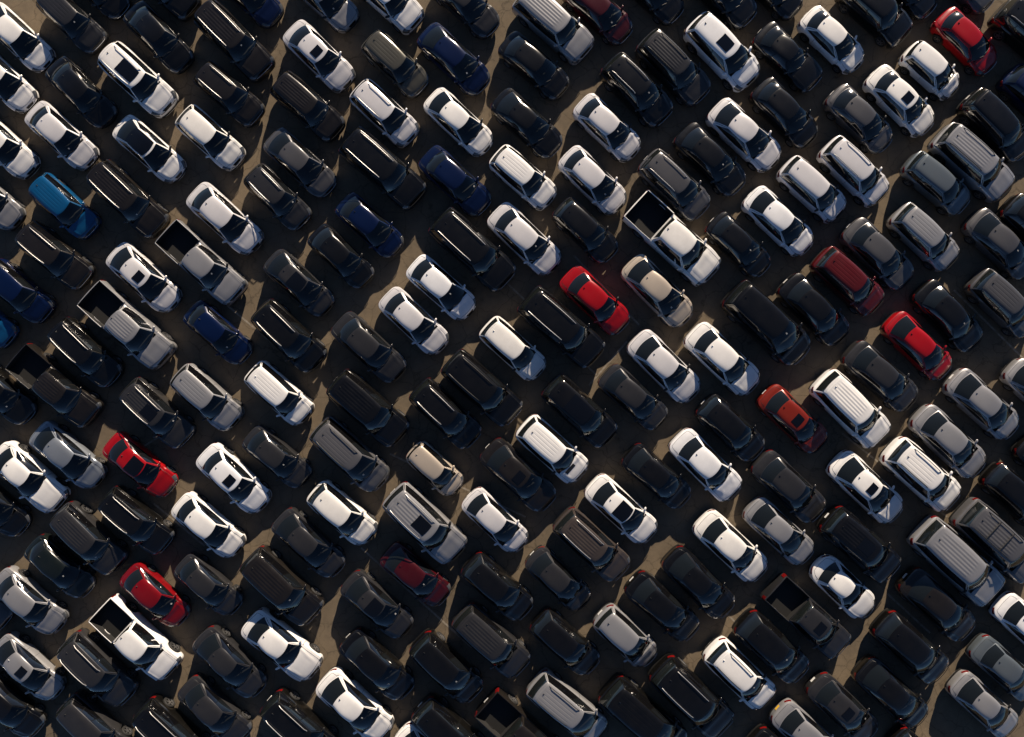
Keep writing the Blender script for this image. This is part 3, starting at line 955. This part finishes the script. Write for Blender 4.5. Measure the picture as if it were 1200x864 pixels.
def make_vehicle(x, y, heading, scale, kind, pc, opts, label, rnd):
    K = kit(kind)
    kind = kind.partition('#')[0].rstrip('23')
    c = K['car']
    pm = PAINT[pc]
    root = bpy.data.objects.new(NAMES[kind], None)
    root.empty_display_size = 0.5
    coll.objects.link(root)
    root.location = (x, y, 0.0)
    root.rotation_euler = (0, 0, math.radians(heading))
    root.scale = (scale, scale * 1.03, scale)
    root['label'] = label
    root['category'] = CATS[kind]
    root['group'] = 'cars parked nose to tail in rows across the lot'
    part('body', K['body'], root, pm)
    part('hood', K['hood'], root, pm)
    part('underbody', K['underbody'], root)
    part('roof', K['roof_ribbed' if 'b' in opts else 'roof'], root, pm)
    seat_mat = rnd.choice([SEATM[0], SEATM[0], SEATM[1], SEATM[1], SEATM[2]])
    for k in K:
        if k.startswith('seat_'):
            part('front_seat', K[k], root, seat_mat)
        elif k.startswith('side_window'):
            part('side_window', K[k], root)
        elif k.startswith(('headlight', 'taillight')):
            part(k.split('_')[0], K[k], root)
        elif k.startswith('mirror'):
            part('mirror', K[k], root, pm if rnd.random() < 0.75 else BLACKP)
        elif k.startswith('window_surround'):
            part('window_surround', K[k], root)
        elif k.startswith('wiper'):
            part('wiper', K[k], root)
        elif k in ('windshield', 'rear_window', 'dashboard', 'cabin_floor', 'steering_wheel', 'rear_view_mirror', 'cowl', 'sill', 'shut_lines', 'grille', 'lower_intake', 'rear_bumper', 'cargo_bed'):
            po = part(k, K[k], root)
            if k in ('shut_lines', 'sill'):
                po['kind'] = 'stuff'
    part('grille_trim', K['grille_trim'], root, CHROME if rnd.random() < 0.6 else BLACKP)
    q = rnd.random()
    if q < 0.36:
        part('windscreen_sticker', K['sticker_%d' % int(q / 0.12)], root)
    if 'y' in opts or rnd.random() < 0.35:
        part('number_plate', K['number_plate'], root, YPLATE if 'y' in opts else PLATE)
    part('antenna', K['antenna'], root, pm if rnd.random() < 0.3 else BLACKP)
    if 'spoiler' in K:
        part('spoiler', K['spoiler'], root, pm)
    for o in opts:
        if 'sunroof_' + o in K:
            part('sunroof', K['sunroof_' + o], root)
    if ('r' in opts or 'k' in opts) and 'roof_rail_L' in K:
        for s in 'LR':
            part('roof_rail', K['roof_rail_' + s], root, RAILM if 'r' in opts else BLACKP)
    if 'h' in opts:
        part('hood_vent', K['hood_vent'], root)
    if 'x' in opts:
        for i in range(2):
            part('crossbar', K['crossbar_%d' % i], root)
    wr = c.wr
    for ax in (c.ax_f, c.ax_r):
        for sg in (1, -1):
            w = part('wheel', TYRE, root)
            yw = c.hw(ax) - 0.13
            w.location = (ax, sg * yw, wr)
            w.scale = (wr, 0.23, wr)
            w.rotation_euler = (0, 0, 0 if sg > 0 else math.pi)
            rm = part('rim', RIM, w)
            part('brake_disc', BRAKE, w)
    return root

CARS = [
    # x, y, heading (degrees), scale, kind, paint, options, label
    (-28.48, 19.09, -43.4, 0.930, 'sedan2#0', 'W', '', 'white sedan at the top left corner with a shadow across its hood'),
    (-25.36, 20.08, -43.7, 0.930, 'cross3#1', 'D', 'b', 'nearest dark grey crossover with ribbed roof above left of the white SUV with large sunroof'),
    (-24.13, 22.11, -41.4, 0.930, 'sedan2#0', 'K', '', 'nearest black sedan above left of the white SUV with large sunroof'),
    (-20.38, 19.11, -46.8, 0.930, 'sedan#1', 'K', '', 'black sedan just above right of the white SUV with large sunroof'),
    (-15.96, 18.83, -45.3, 0.930, 'big#0', 'KB', 'rb', 'brownish black long SUV with silver rails right of the white SUV with large sunroof'),
    (-20.15, 22.13, -40.6, 0.930, 'suv2#2', 'K', '', 'black SUV cut off by the top edge, above the white SUV with large sunroof'),
    (-15.28, 21.66, -41.3, 0.930, 'sedan#0', 'N', '', 'navy blue sedan cut off by the top edge'),
    (-24.83, 15.92, -46.5, 0.930, 'sedan3#2', 'K', '', 'black sedan just left of the white SUV with large sunroof'),
    (-21.52, 16.62, -42.8, 0.977, 'suv#0', 'W', 'Sr', 'white SUV with large dark sunroof at upper left'),
    (-25.96, 13.41, -43.1, 0.936, 'sedan#2', 'PW', '', 'white sedan just above the bright blue crossover'),
    (-20.90, 12.64, -41.7, 0.930, 'sedan2#0', 'W', 'f', 'white sedan with all-black roof at upper left'),
    (-17.37, 13.29, -42.3, 0.930, 'cross2#2', 'W2', '', 'white crossover just right of the white sedan with all-black roof'),
    (-16.30, 15.82, -40.6, 0.932, 'cross3#1', 'KB', 'r', 'nearest brownish black crossover with silver roof rails right of the white SUV with large sunroof'),
    (-29.46, 16.73, -43.5, 0.930, 'sedan2#0', 'W', '', 'second white sedan down the left edge, cut off by it'),
    (-29.41, 12.92, -43.1, 0.930, 'sedan#1', 'W', '', 'third white sedan down the left edge, cut off by it'),
    (-25.78, 9.35, -43.2, 0.930, 'cross3#0', 'B', 'b', 'bright blue crossover with ribbed roof near the left edge'),
    (-22.06, 9.73, -43.7, 0.930, 'big#1', 'KB', 'rb', 'brownish black long SUV with silver roof rails just right of the bright blue crossover'),
    (-16.53, 8.62, -42.7, 0.990, 'sedan#0', 'PW', '', 'white sedan just above right of the silver pickup with smooth roof'),
    (-13.50, 9.87, -45.1, 0.930, 'cross#2', 'D', 'r', 'dark grey crossover with silver rails above right of the silver pickup with smooth roof'),
    (-12.19, 11.84, -42.5, 0.951, 'sedan2#0', 'G', '', 'nearest grey sedan above left of the navy sedan left of centre'),
    (-30.22, 9.89, -42.4, 0.930, 'sedan#2', 'S', '', 'silver sedan cut off by the left edge, left of the bright blue crossover'),
    (-10.85, 21.38, -41.7, 0.930, 'sedan2#2', 'S', '', 'silver sedan cut off by the top edge, above left of the olive grey crossover'),
    (-7.18, 21.38, -42.0, 0.930, 'suv#1', 'W', '', 'white SUV cut off by the top edge, above the olive grey crossover'),
    (-2.71, 21.06, -42.4, 0.932, 'sedan2#2', 'D', '', 'dark grey sedan cut off by the top edge, above the topmost navy sedan'),
    (-11.11, 18.01, -44.4, 0.950, 'sedan#1', 'PW', 's', 'white sedan with sunroof just left of the olive grey crossover'),
    (-6.72, 17.56, -43.4, 0.930, 'cross3#0', 'OL', 'b', 'olive grey crossover with ribbed roof near the top'),
    (-3.34, 17.83, -43.0, 0.969, 'sedan2#1', 'N', '', 'navy blue sedan nearest the top edge, above a white sedan'),
    (-11.75, 15.08, -41.2, 0.930, 'suv#0', 'KB', 'b', 'nearest brownish black SUV with ribbed roof below left of the olive grey crossover'),
    (-7.34, 14.71, -43.1, 0.950, 'cross#1', 'PW', 'r', 'white crossover with silver roof rails just below the olive grey crossover'),
    (-3.05, 14.20, -43.0, 0.930, 'sedan2#0', 'W', '', 'white sedan just above the middle navy sedan'),
    (-7.40, 11.49, -41.4, 0.997, 'big#2', 'K', 'r', 'black long SUV with silver roof rails just above the navy sedan left of centre'),
    (-3.26, 10.80, -42.7, 0.959, 'sedan3#0', 'N', '', 'navy blue sedan between a long black SUV and a white crossover'),
    (0.65, 11.01, -41.2, 0.930, 'cross#2', 'W', 'b', 'white crossover with ribbed roof just right of the middle navy sedan'),
    (1.28, 17.46, -40.6, 0.930, 'sedan#0', 'K', '', 'black sedan just below left of the silver SUV at the top edge'),
    (0.87, 14.12, -42.1, 0.954, 'sedan2#2', 'K', '', 'nearest black sedan above right of the middle navy sedan'),
    (2.40, 19.81, -41.6, 0.945, 'big#2', 'S', 'b', 'long silver SUV with ribbed roof cut off by the top edge'),
    (4.94, 20.70, -41.9, 0.951, 'sedan2#1', 'M', '', 'maroon sedan cut off by the top edge'),
    (7.91, 21.88, -42.2, 0.946, 'sedan#0', 'K', '', 'nearest black sedan right of the silver SUV at the top edge'),
    (12.06, 21.62, -42.1, 1.007, 'cross2#1', 'K', '', 'black crossover cut off by the top edge, right of a white crossover with sunroof'),
    (14.78, 22.14, -41.2, 0.955, 'sedan2#0', 'K', '', 'black sedan cut off by the top edge, just left of a white sedan'),
    (12.11, 18.22, -45.6, 1.069, 'cross#1', 'W3', 's', 'nearest white crossover with sunroof right of the silver SUV at the top edge'),
    (9.31, 17.30, -44.9, 0.979, 'suv#0', 'D', 'bk', 'nearest dark grey SUV with ribbed roof above the white pickup in the upper middle'),
    (7.20, 16.02, -44.9, 1.020, 'cross#2', 'K', 'r', 'black crossover with silver rails below right of the silver SUV at the top edge'),
    (5.51, 13.87, -43.2, 0.968, 'compact#0', 'PW', '', 'nearest white sedan below right of the silver SUV at the top edge'),
    (13.42, 13.43, -42.4, 1.001, 'sedan2#2', 'PW', '', 'white sedan below the white crossover with sunroof, right of a dark grey SUV'),
    (11.45, 12.03, -44.5, 0.978, 'sedan#0', 'K', '', 'nearest black sedan above right of the white pickup in the upper middle'),
    (4.68, 10.82, -44.2, 0.984, 'compact#2', 'PW', '', 'nearest white sedan above left of the white pickup in the upper middle'),
    (9.36, 10.56, -43.3, 1.003, 'cross#1', 'G', 'r', 'grey crossover with silver roof rails just above the white pickup in the upper middle'),
    (15.75, 14.71, -45.2, 0.982, 'compact#2', 'K', '', 'nearest black sedan left of the white hatchback'),
    (15.92, 17.96, -42.9, 0.930, 'coupe#1', 'K', '', 'nearest black coupe left of the white hatchback'),
    (15.40, 8.46, -43.2, 0.962, 'sedan2#0', 'W3', '', 'nearest white sedan above left of the brick red crossover'),
    (17.32, 10.32, -42.1, 0.950, 'cross#1', 'PW', '', 'nearest white crossover right of the white pickup in the upper middle'),
    (18.48, 18.94, -43.7, 0.943, 'compact#0', 'W', '', 'nearest white sedan left of the red sedan at top right'),
    (20.89, 20.63, -41.6, 0.956, 'suv2#1', 'K', '', 'black SUV cut off by the top edge, above left of the white hatchback'),
    (22.56, 22.15, -41.4, 0.938, 'sedan#0', 'K', '', 'black sedan just above left of the red sedan at top right'),
    (26.20, 18.85, -44.9, 0.940, 'compact#2', 'R', '', 'red sedan near the top right corner'),
    (24.17, 17.15, -41.8, 0.968, 'hatch#0', 'W', '', 'small white hatchback near the top right corner'),
    (22.42, 15.41, -44.2, 0.954, 'sedan3#2', 'W', 's', 'white sedan with sunroof just below left of the white hatchback'),
    (20.06, 14.36, -43.8, 0.978, 'compact2#0', 'G', '', 'nearest grey sedan below left of the white hatchback'),
    (27.89, 13.97, -45.9, 0.949, 'suv#2', 'K', '', 'black SUV just above right of the slate grey crossover'),
    (26.52, 11.83, -41.5, 0.957, 'big#1', 'S', 'bk', 'long silver SUV with ribbed roof and black rails at upper right'),
    (19.72, 11.35, -43.9, 0.980, 'cross3#2', 'PW', 'r', 'white crossover with silver roof rails just left of the slate grey crossover'),
    (24.49, 10.65, -40.2, 0.930, 'cross#1', 'T', '', 'slate grey crossover beside the long silver SUV with black rails'),
    (30.15, 15.54, -42.2, 0.963, 'cross2#0', 'N', '', 'navy blue crossover cut off by the right edge'),
    (29.96, 19.08, -40.7, 0.930, 'big#1', 'K', 'r', 'black long SUV with silver roof rails just right of the red sedan at top right'),
    (25.93, 22.46, -41.2, 0.930, 'sedan#0', 'G', '', 'grey sedan with only its nose showing at the top edge, right'),
    (-26.32, 6.51, -39.7, 0.930, 'suv#1', 'KB', 'r', 'brownish black SUV with silver roof rails just below the bright blue crossover'),
    (-28.41, 4.44, -41.2, 0.937, 'cross#0', 'N', '', 'navy blue crossover cut off by the left edge'),
    (-30.54, 2.96, -40.7, 0.930, 'cross2#2', 'B', '', 'bright blue crossover cut off by the left edge'),
    (-21.20, 5.21, -43.2, 0.967, 'sedan2#0', 'PW', 's', 'white sedan with sunroof just above the silver pickup with ribbed roof'),
    (-17.78, 6.02, -42.7, 0.930, 'pickup#2', 'S', '', 'silver pickup with empty dark bed and smooth cab roof'),
    (-22.04, 2.42, -42.3, 0.977, 'pickup#0', 'S', 'b', 'silver pickup with black bed and ribbed cab roof'),
    (-24.53, 0.90, -43.8, 0.930, 'suv#2', 'K', 'r', 'black SUV with silver rails just above right of the brownish black pickup with ribbed roof'),
    (-26.22, -1.06, -40.3, 0.942, 'pickup#1', 'KB', 'b', 'brownish black pickup with ribbed cab roof near the left edge'),
    (-16.93, 2.04, -42.6, 0.945, 'compact#2', 'N', '', 'navy blue sedan below the silver pickup with smooth roof'),
    (-12.26, 4.91, -43.0, 0.930, 'sedan2#1', 'D', 'p', 'dark grey sedan with black glass roof below left of the navy sedan left of centre'),
    (-12.82, 1.86, -44.4, 1.029, 'cross3#0', 'K', 'r', 'black crossover with silver roof rails just right of the leftmost navy sedan'),
    (-8.18, 8.23, -42.3, 0.950, 'compact2#0', 'N', '', 'navy blue sedan below the long black SUV with silver rails'),
    (-9.85, 6.46, -44.1, 0.930, 'compact#1', 'K', '', 'black sedan just below left of the navy sedan left of centre'),
    (-4.04, 4.63, -41.4, 0.977, 'compact2#0', 'W3', '', 'nearest white sedan below the middle navy sedan'),
    (-5.64, 2.72, -43.7, 0.937, 'sedan#2', 'PW', '', 'nearest white sedan above the beige hatchback'),
    (-8.22, 1.19, -42.6, 0.986, 'sedan3#0', 'D', '', 'nearest dark grey sedan below the navy sedan left of centre'),
    (-2.24, 6.81, -42.7, 1.009, 'big#2', 'K', 'r', 'black long SUV with silver roof rails just below the middle navy sedan'),
    (0.07, 1.13, -42.5, 0.930, 'cross#0', 'W2', '', 'nearest white crossover below left of the red sedan in the upper middle'),
    (0.75, 7.43, -43.6, 0.995, 'sedan3#2', 'PW', '', 'nearest white sedan below right of the middle navy sedan'),
    (-1.72, -1.13, -41.9, 1.025, 'suv2#1', 'K', 'k', 'nearest black SUV with black roof rails above right of the beige hatchback'),
    (2.86, 2.35, -41.2, 1.006, 'big#2', 'K', 'r', 'long black SUV with silver rails just left of the red sedan in the upper middle'),
    (4.25, 7.94, -43.8, 0.930, 'cross2#1', 'K', '', 'black crossover just above the red sedan in the upper middle'),
    (9.25, 7.39, -42.4, 1.033, 'pickup#0', 'W2', '', 'large white pickup with black open bed in the upper middle'),
    (4.80, 3.92, -43.5, 0.943, 'sedan3#1', 'R', '', 'bright red sedan in the upper middle, left of the beige sedan'),
    (8.41, 4.44, -45.2, 0.988, 'sedan2#0', 'E', '', 'beige sedan below the white pickup in the upper middle'),
    (8.79, 0.10, -44.8, 0.998, 'sedan#1', 'PW', '', 'white sedan just below the beige sedan'),
    (12.16, 0.52, -43.1, 1.015, 'sedan3#0', 'W', '', 'nearest white sedan below right of the beige sedan'),
    (13.09, 7.11, -43.6, 0.940, 'compact#2', 'K', '', 'black sedan just right of the white pickup in the upper middle'),
    (14.69, 2.56, -42.6, 1.090, 'van#0', 'K', '', 'nearest black minivan below left of the brick red crossover'),
    (17.45, 3.36, -45.0, 0.980, 'sedan3#2', 'K', '', 'black sedan just below left of the brick red crossover'),
    (19.37, 5.01, -41.8, 0.993, 'cross3#1', 'DR', 'b', 'brick red crossover with ribbed roof at the right'),
    (21.13, 6.58, -43.6, 0.988, 'sedan#2', 'G', '', 'grey sedan just above right of the brick red crossover'),
    (23.77, 7.55, -42.9, 0.971, 'cross3#1', 'S', 'b', 'silver crossover with ribbed roof just below the slate grey crossover'),
    (28.20, 7.13, -43.4, 0.978, 'sedan2#0', 'G', '', 'grey sedan cut off by the right edge, below right of the slate grey crossover'),
    (28.32, 3.74, -43.0, 0.988, 'cross3#1', 'G', 'b', 'nearest grey crossover with ribbed roof above right of the red sedan at the right'),
    (25.18, 3.00, -45.7, 0.971, 'sedan3#0', 'K', '', 'black sedan just above right of the red sedan at the right'),
    (23.44, 1.28, -43.6, 0.950, 'sedan2#1', 'R', '', 'bright red sedan near the right edge, below the brick red crossover'),
    (21.29, -0.48, -40.9, 1.001, 'sedan#0', 'D', '', 'dark grey sedan just below left of the red sedan at the right'),
    (30.23, 8.00, -42.4, 1.011, 'cross2#2', 'K', '', 'black crossover cut off by the right edge, below right of the slate grey crossover'),
    (30.38, -1.39, -42.6, 0.934, 'sedan2#0', 'S', '', 'nearest silver sedan right of the red sedan at the right'),
    (-29.52, -1.34, -43.1, 0.930, 'sedan#2', 'K', '', 'black sedan just left of the brownish black pickup with ribbed roof'),
    (-25.57, -5.04, -41.4, 0.968, 'sedan2#0', 'BS', '', 'bluish silver sedan left of the red sedan with black roof'),
    (-27.85, -6.27, -42.0, 0.997, 'coupe#2', 'W', '', 'white coupe just below left of the bluish silver sedan'),
    (-20.42, -2.57, -43.0, 0.942, 'suv#1', 'D', 'sbr', 'dark grey SUV with sunroof just above the red sedan with black glass roof'),
    (-17.56, -1.67, -42.3, 0.975, 'cross#2', 'S', 'b', 'silver crossover with ribbed roof just below the leftmost navy sedan'),
    (-21.45, -5.58, -40.3, 0.935, 'sedan#1', 'R', 'p', 'bright red sedan with black glass roof at lower left'),
    (-16.03, -6.37, -43.8, 0.970, 'sedan3#0', 'W3', 's', 'nearest white sedan with sunroof right of the red sedan with black glass roof'),
    (-21.62, -8.75, -40.4, 0.930, 'suv#1', 'K', 'r', 'black SUV with silver roof rails just below the red sedan with black glass roof'),
    (-17.49, -9.07, -40.7, 0.938, 'sedan#0', 'W', '', 'nearest white sedan above right of the deep red sedan'),
    (-24.34, -9.78, -44.4, 0.960, 'suv#1', 'D', 'b', 'nearest dark grey SUV with ribbed roof above left of the deep red sedan'),
    (-29.92, -7.81, -41.5, 0.952, 'sedan2#0', 'K', '', 'black sedan cut off by the left edge, below left of the bluish silver sedan'),
    (-26.04, -11.45, -42.2, 0.950, 'compact#2', 'GK', '', 'nearest greenish black sedan above left of the white pickup at lower left'),
    (-13.51, -5.12, -40.8, 0.947, 'compact#0', 'D', '', 'dark grey sedan just left of the grey minivan'),
    (-13.40, -1.44, -42.5, 0.933, 'cross3#0', 'W', 'b', 'nearest white crossover with ribbed roof below right of the leftmost navy sedan'),
    (-8.25, -2.29, -41.7, 1.038, 'suv2#2', 'K', 'b', 'black SUV with ribbed roof just above the grey minivan'),
    (-3.81, -2.61, -43.8, 1.003, 'cross3#1', 'K', 'r', 'black crossover with silver roof rails just above the beige hatchback'),
    (-9.31, -4.98, -42.9, 0.972, 'van#2', 'LG', 'bk', 'grey minivan with ribbed roof and black rails left of centre'),
    (-4.42, -5.80, -43.1, 0.944, 'hatch#1', 'E', '', 'small beige hatchback near the centre'),
    (-4.98, -8.90, -44.1, 1.076, 'suv2#0', 'S', 'bsr', 'silver SUV with ribbed roof, sunroof and silver rails'),
    (-9.75, -8.35, -41.3, 0.959, 'cross2#1', 'W2', '', 'white crossover just below the grey minivan'),
    (-0.94, -8.79, -44.3, 0.956, 'compact2#0', 'PW', '', 'white sedan just right of the silver SUV with sunroof'),
    (0.38, -6.16, -43.1, 1.018, 'sedan#1', 'KB', 's', 'brownish black sedan with sunroof just right of the beige hatchback'),
    (-11.69, -10.10, -43.3, 0.970, 'sedan2#0', 'D', '', 'nearest dark grey sedan below left of the grey minivan'),
    (-5.54, -11.90, -40.9, 0.972, 'compact2#2', 'M', '', 'maroon sedan below the silver SUV with ribbed roof and sunroof'),
    (3.92, -2.47, -42.9, 0.980, 'suv#0', 'K', 'p', 'nearest black SUV with black glass roof below the red sedan in the upper middle'),
    (7.02, -1.69, -41.7, 0.981, 'compact2#2', 'D', '', 'nearest dark grey sedan above the white sedan with black glass roof'),
    (2.33, -4.66, -42.0, 0.995, 'cross3#1', 'W', 'bh', 'nearest white crossover with ribbed roof above left of the white sedan with black glass roof'),
    (8.36, -6.24, -41.3, 0.978, 'compact2#2', 'K', '', 'black sedan just above right of the white sedan with black glass roof'),
    (11.19, -5.59, -44.9, 0.989, 'sedan3#1', 'W3', '', 'nearest white sedan above right of the white sedan with black glass roof'),
    (12.61, -3.45, -43.4, 0.970, 'cross2#0', 'K', '', 'black crossover just left of the burnt orange sedan'),
    (6.32, -8.14, -42.5, 0.974, 'sedan#1', 'W', 'p', 'white sedan with black glass roof below the centre'),
    (4.60, -10.15, -42.6, 0.993, 'suv#0', 'Br', 'br', 'brown SUV with ribbed roof and silver rails below the centre'),
    (12.64, -10.28, -43.3, 1.006, 'sedan#1', 'W2', '', 'nearest white sedan above left of the dark grey pickup'),
    (15.98, -6.84, -43.2, 1.006, 'sedan3#0', 'D', '', 'dark grey sedan just below the burnt orange sedan'),
    (15.43, -9.41, -42.7, 0.957, 'sedan2#2', 'S', '', 'nearest silver sedan above left of the white sports coupe'),
    (16.23, -2.94, -43.4, 0.955, 'sedan#0', 'O', 's', 'burnt orange sedan with sunroof, right of the centre'),
    (19.52, -2.34, -45.1, 1.031, 'suv2#2', 'W', 'b', 'white SUV with ribbed roof just right of the burnt orange sedan'),
    (27.16, -2.10, -42.0, 1.005, 'sedan2#0', 'S', '', 'nearest silver sedan below right of the red sedan at the right'),
    (25.19, -4.24, -43.4, 1.026, 'sedan#2', 'S', '', 'nearest silver sedan above the long silver SUV at right'),
    (23.58, -6.11, -41.8, 1.078, 'cross3#1', 'W', 'bk', 'nearest white crossover with ribbed roof above left of the grey SUV with crossbars'),
    (20.43, -6.87, -43.1, 1.019, 'sedan2#2', 'W', 's', 'nearest white sedan with sunroof below right of the burnt orange sedan'),
    (20.03, -10.13, -41.2, 1.031, 'suv#1', 'K', 'bs', 'black SUV with ribbed roof and sunroof just above the white sports coupe'),
    (25.59, -11.09, -42.7, 1.090, 'big#0', 'S', 'b', 'long silver SUV with ribbed roof at right, beside the grey one'),
    (27.94, -9.93, -42.2, 1.033, 'big#1', 'LG', 'bxk', 'grey SUV with roof crossbars near the right edge'),
    (29.08, -7.36, -42.7, 0.949, 'cross2#0', 'K', '', 'black crossover just above right of the grey SUV with crossbars'),
    (31.00, -5.74, -42.7, 0.930, 'sedan2#1', 'K', '', 'black sedan with only its tail showing at the right edge'),
    (-27.83, -13.44, -40.8, 0.963, 'sedan3#2', 'S', '', 'nearest silver sedan left of the deep red sedan'),
    (-27.88, -17.25, -42.9, 0.947, 'sedan2#0', 'S', 's', 'nearest silver sedan with sunroof left of the white pickup at lower left'),
    (-20.55, -13.08, -42.5, 0.953, 'compact2#2', 'R2', '', 'deep red sedan above the white pickup at lower left'),
    (-17.48, -12.49, -41.9, 0.933, 'compact#0', 'D', '', 'dark grey sedan just right of the deep red sedan'),
    (-21.54, -15.58, -43.1, 0.935, 'pickup#2', 'W', '', 'white pickup with black open bed at lower left'),
    (-23.80, -17.27, -44.2, 1.000, 'suv#1', 'D', 'r', 'dark grey SUV with silver rails just below left of the white pickup at lower left'),
    (-16.23, -16.96, -45.3, 0.985, 'sedan2#2', 'D', '', 'upper of two dark grey sedans near the bottom edge, right of the white pickup'),
    (-17.12, -19.73, -44.1, 0.965, 'sedan#1', 'D', '', 'lower of two dark grey sedans near the bottom edge, right of the white pickup'),
    (-24.01, -20.70, -43.3, 0.937, 'suv#0', 'D', '', 'dark grey SUV cut off by the bottom edge, second from the left corner'),
    (-19.48, -21.03, -42.9, 0.990, 'suv2#1', 'K', 'r', 'nearest black SUV with silver roof rails below the white pickup at lower left'),
    (-29.08, -19.39, -42.1, 0.948, 'sedan#0', 'K', '', 'nearest black sedan below left of the white pickup at lower left'),
    (-30.98, -13.22, -42.1, 0.950, 'sedan3#1', 'G', '', 'grey sedan with only its nose showing at the left edge, lower part'),
    (-12.14, -20.65, -42.0, 1.010, 'suv#0', 'K', 'r', 'nearest black SUV with silver roof rails below left of the maroon sedan'),
    (-13.21, -12.51, -43.5, 1.045, 'suv2#2', 'KB', 'b', 'nearest brownish black SUV with ribbed roof right of the deep red sedan'),
    (-13.24, -15.97, -40.3, 1.028, 'coupe#0', 'W', '', 'nearest white coupe right of the white pickup at lower left'),
    (-7.75, -13.65, -42.4, 0.961, 'sedan2#2', 'D', 'p', 'dark grey sedan with black glass roof just below left of the maroon sedan'),
    (-7.74, -17.09, -44.2, 0.991, 'sedan#0', 'K', '', 'nearest black sedan below left of the maroon sedan'),
    (-9.02, -19.45, -42.7, 1.021, 'sedan2#2', 'W', '', 'nearest white sedan below left of the maroon sedan'),
    (-3.76, -17.20, -44.1, 1.029, 'cross#1', 'K', '', 'nearest black crossover below the maroon sedan'),
    (-0.81, -12.58, -42.2, 0.998, 'cross2#2', 'K', '', 'black crossover just right of the maroon sedan'),
    (-1.17, -15.65, -42.5, 1.000, 'suv2#1', 'D', 'b', 'nearest dark grey SUV with ribbed roof below right of the maroon sedan'),
    (-3.56, -20.98, -43.4, 1.047, 'cross#0', 'K', '', 'black crossover cut off by the bottom edge, left of a brownish black pickup'),
    (0.64, -21.02, -41.8, 0.979, 'pickup#1', 'KB', '', 'brownish black pickup cut off by the bottom edge'),
    (-4.80, -22.44, -43.4, 0.940, 'sedan2#0', 'W', '', 'white sedan with only its tail showing at the bottom edge'),
    (2.69, -12.17, -44.3, 0.946, 'compact2#1', 'D', '', 'dark grey sedan just below left of the brown SUV'),
    (3.09, -15.78, -42.1, 0.973, 'cross2#0', 'K', '', 'black crossover just left of the silver hatchback'),
    (3.22, -19.54, -39.4, 0.987, 'van#2', 'S', 'bk', 'silver minivan with ribbed roof near the bottom edge'),
    (8.69, -13.75, -41.8, 0.993, 'sedan#0', 'K', '', 'black sedan just above right of the silver hatchback'),
    (10.78, -12.37, -44.6, 0.999, 'sedan2#2', 'K', '', 'nearest black sedan left of the white sports coupe'),
    (6.56, -15.45, -43.3, 1.068, 'hatch#0', 'S', '', 'small silver hatchback below the centre'),
    (7.59, -20.09, -41.3, 1.090, 'van#2', 'K', 'b', 'black minivan with ribbed roof just right of the silver minivan'),
    (10.34, -18.89, -43.7, 1.090, 'suv2#1', 'K', 'r', 'nearest black SUV with silver roof rails below right of the silver hatchback'),
    (13.13, -17.60, -44.2, 1.024, 'cross#2', 'W', 'k', 'nearest white crossover with black roof rails below left of the dark grey pickup'),
    (14.97, -16.04, -43.4, 1.054, 'cross2#1', 'K', '', 'black crossover just below left of the dark grey pickup'),
    (17.02, -14.33, -42.4, 0.930, 'pickup#0', 'D', 's', 'dark grey pickup with sunroof and open bed at lower right'),
    (17.06, -21.15, -42.1, 0.969, 'sedan#1', 'S', 'y', 'silver sedan with yellow number plate cut off by the bottom edge'),
    (15.59, -22.71, -43.4, 0.961, 'sedan3#0', 'K', '', 'black sedan with only its tail showing at the bottom edge, right of centre'),
    (19.13, -12.65, -43.9, 1.001, 'sport#0', 'W', '', 'white sports coupe with curved body right of the dark grey pickup'),
    (24.53, -13.64, -42.0, 1.039, 'sedan#0', 'KB', '', 'brownish black sedan just below left of the long silver SUV at right'),
    (22.97, -16.07, -42.0, 1.061, 'cross2#2', 'K', '', 'nearest black crossover below right of the white sports coupe'),
    (21.91, -18.74, -42.9, 1.010, 'sedan2#0', 'K', '', 'nearest black sedan below right of the dark grey pickup'),
    (19.09, -19.60, -43.8, 0.982, 'sedan#2', 'D', 's', 'nearest dark grey sedan with sunroof below the white sports coupe'),
    (28.43, -17.32, -41.1, 0.930, 'sedan3#1', 'T', '', 'slate grey sedan at the right edge, lower part'),
    (27.24, -19.42, -42.2, 0.947, 'sedan2#2', 'S', '', 'nearest silver sedan below the grey SUV with crossbars'),
    (29.81, -14.92, -42.1, 0.961, 'sedan#1', 'W3', '', 'nearest white sedan below right of the long silver SUV at right'),
    (23.56, -22.65, -42.8, 1.000, 'cross#0', 'K', '', 'black crossover with only its tail showing at the bottom edge, lower right'),
]

for _i, _r in enumerate(CARS):
    make_vehicle(*_r, random.Random(100 + _i))
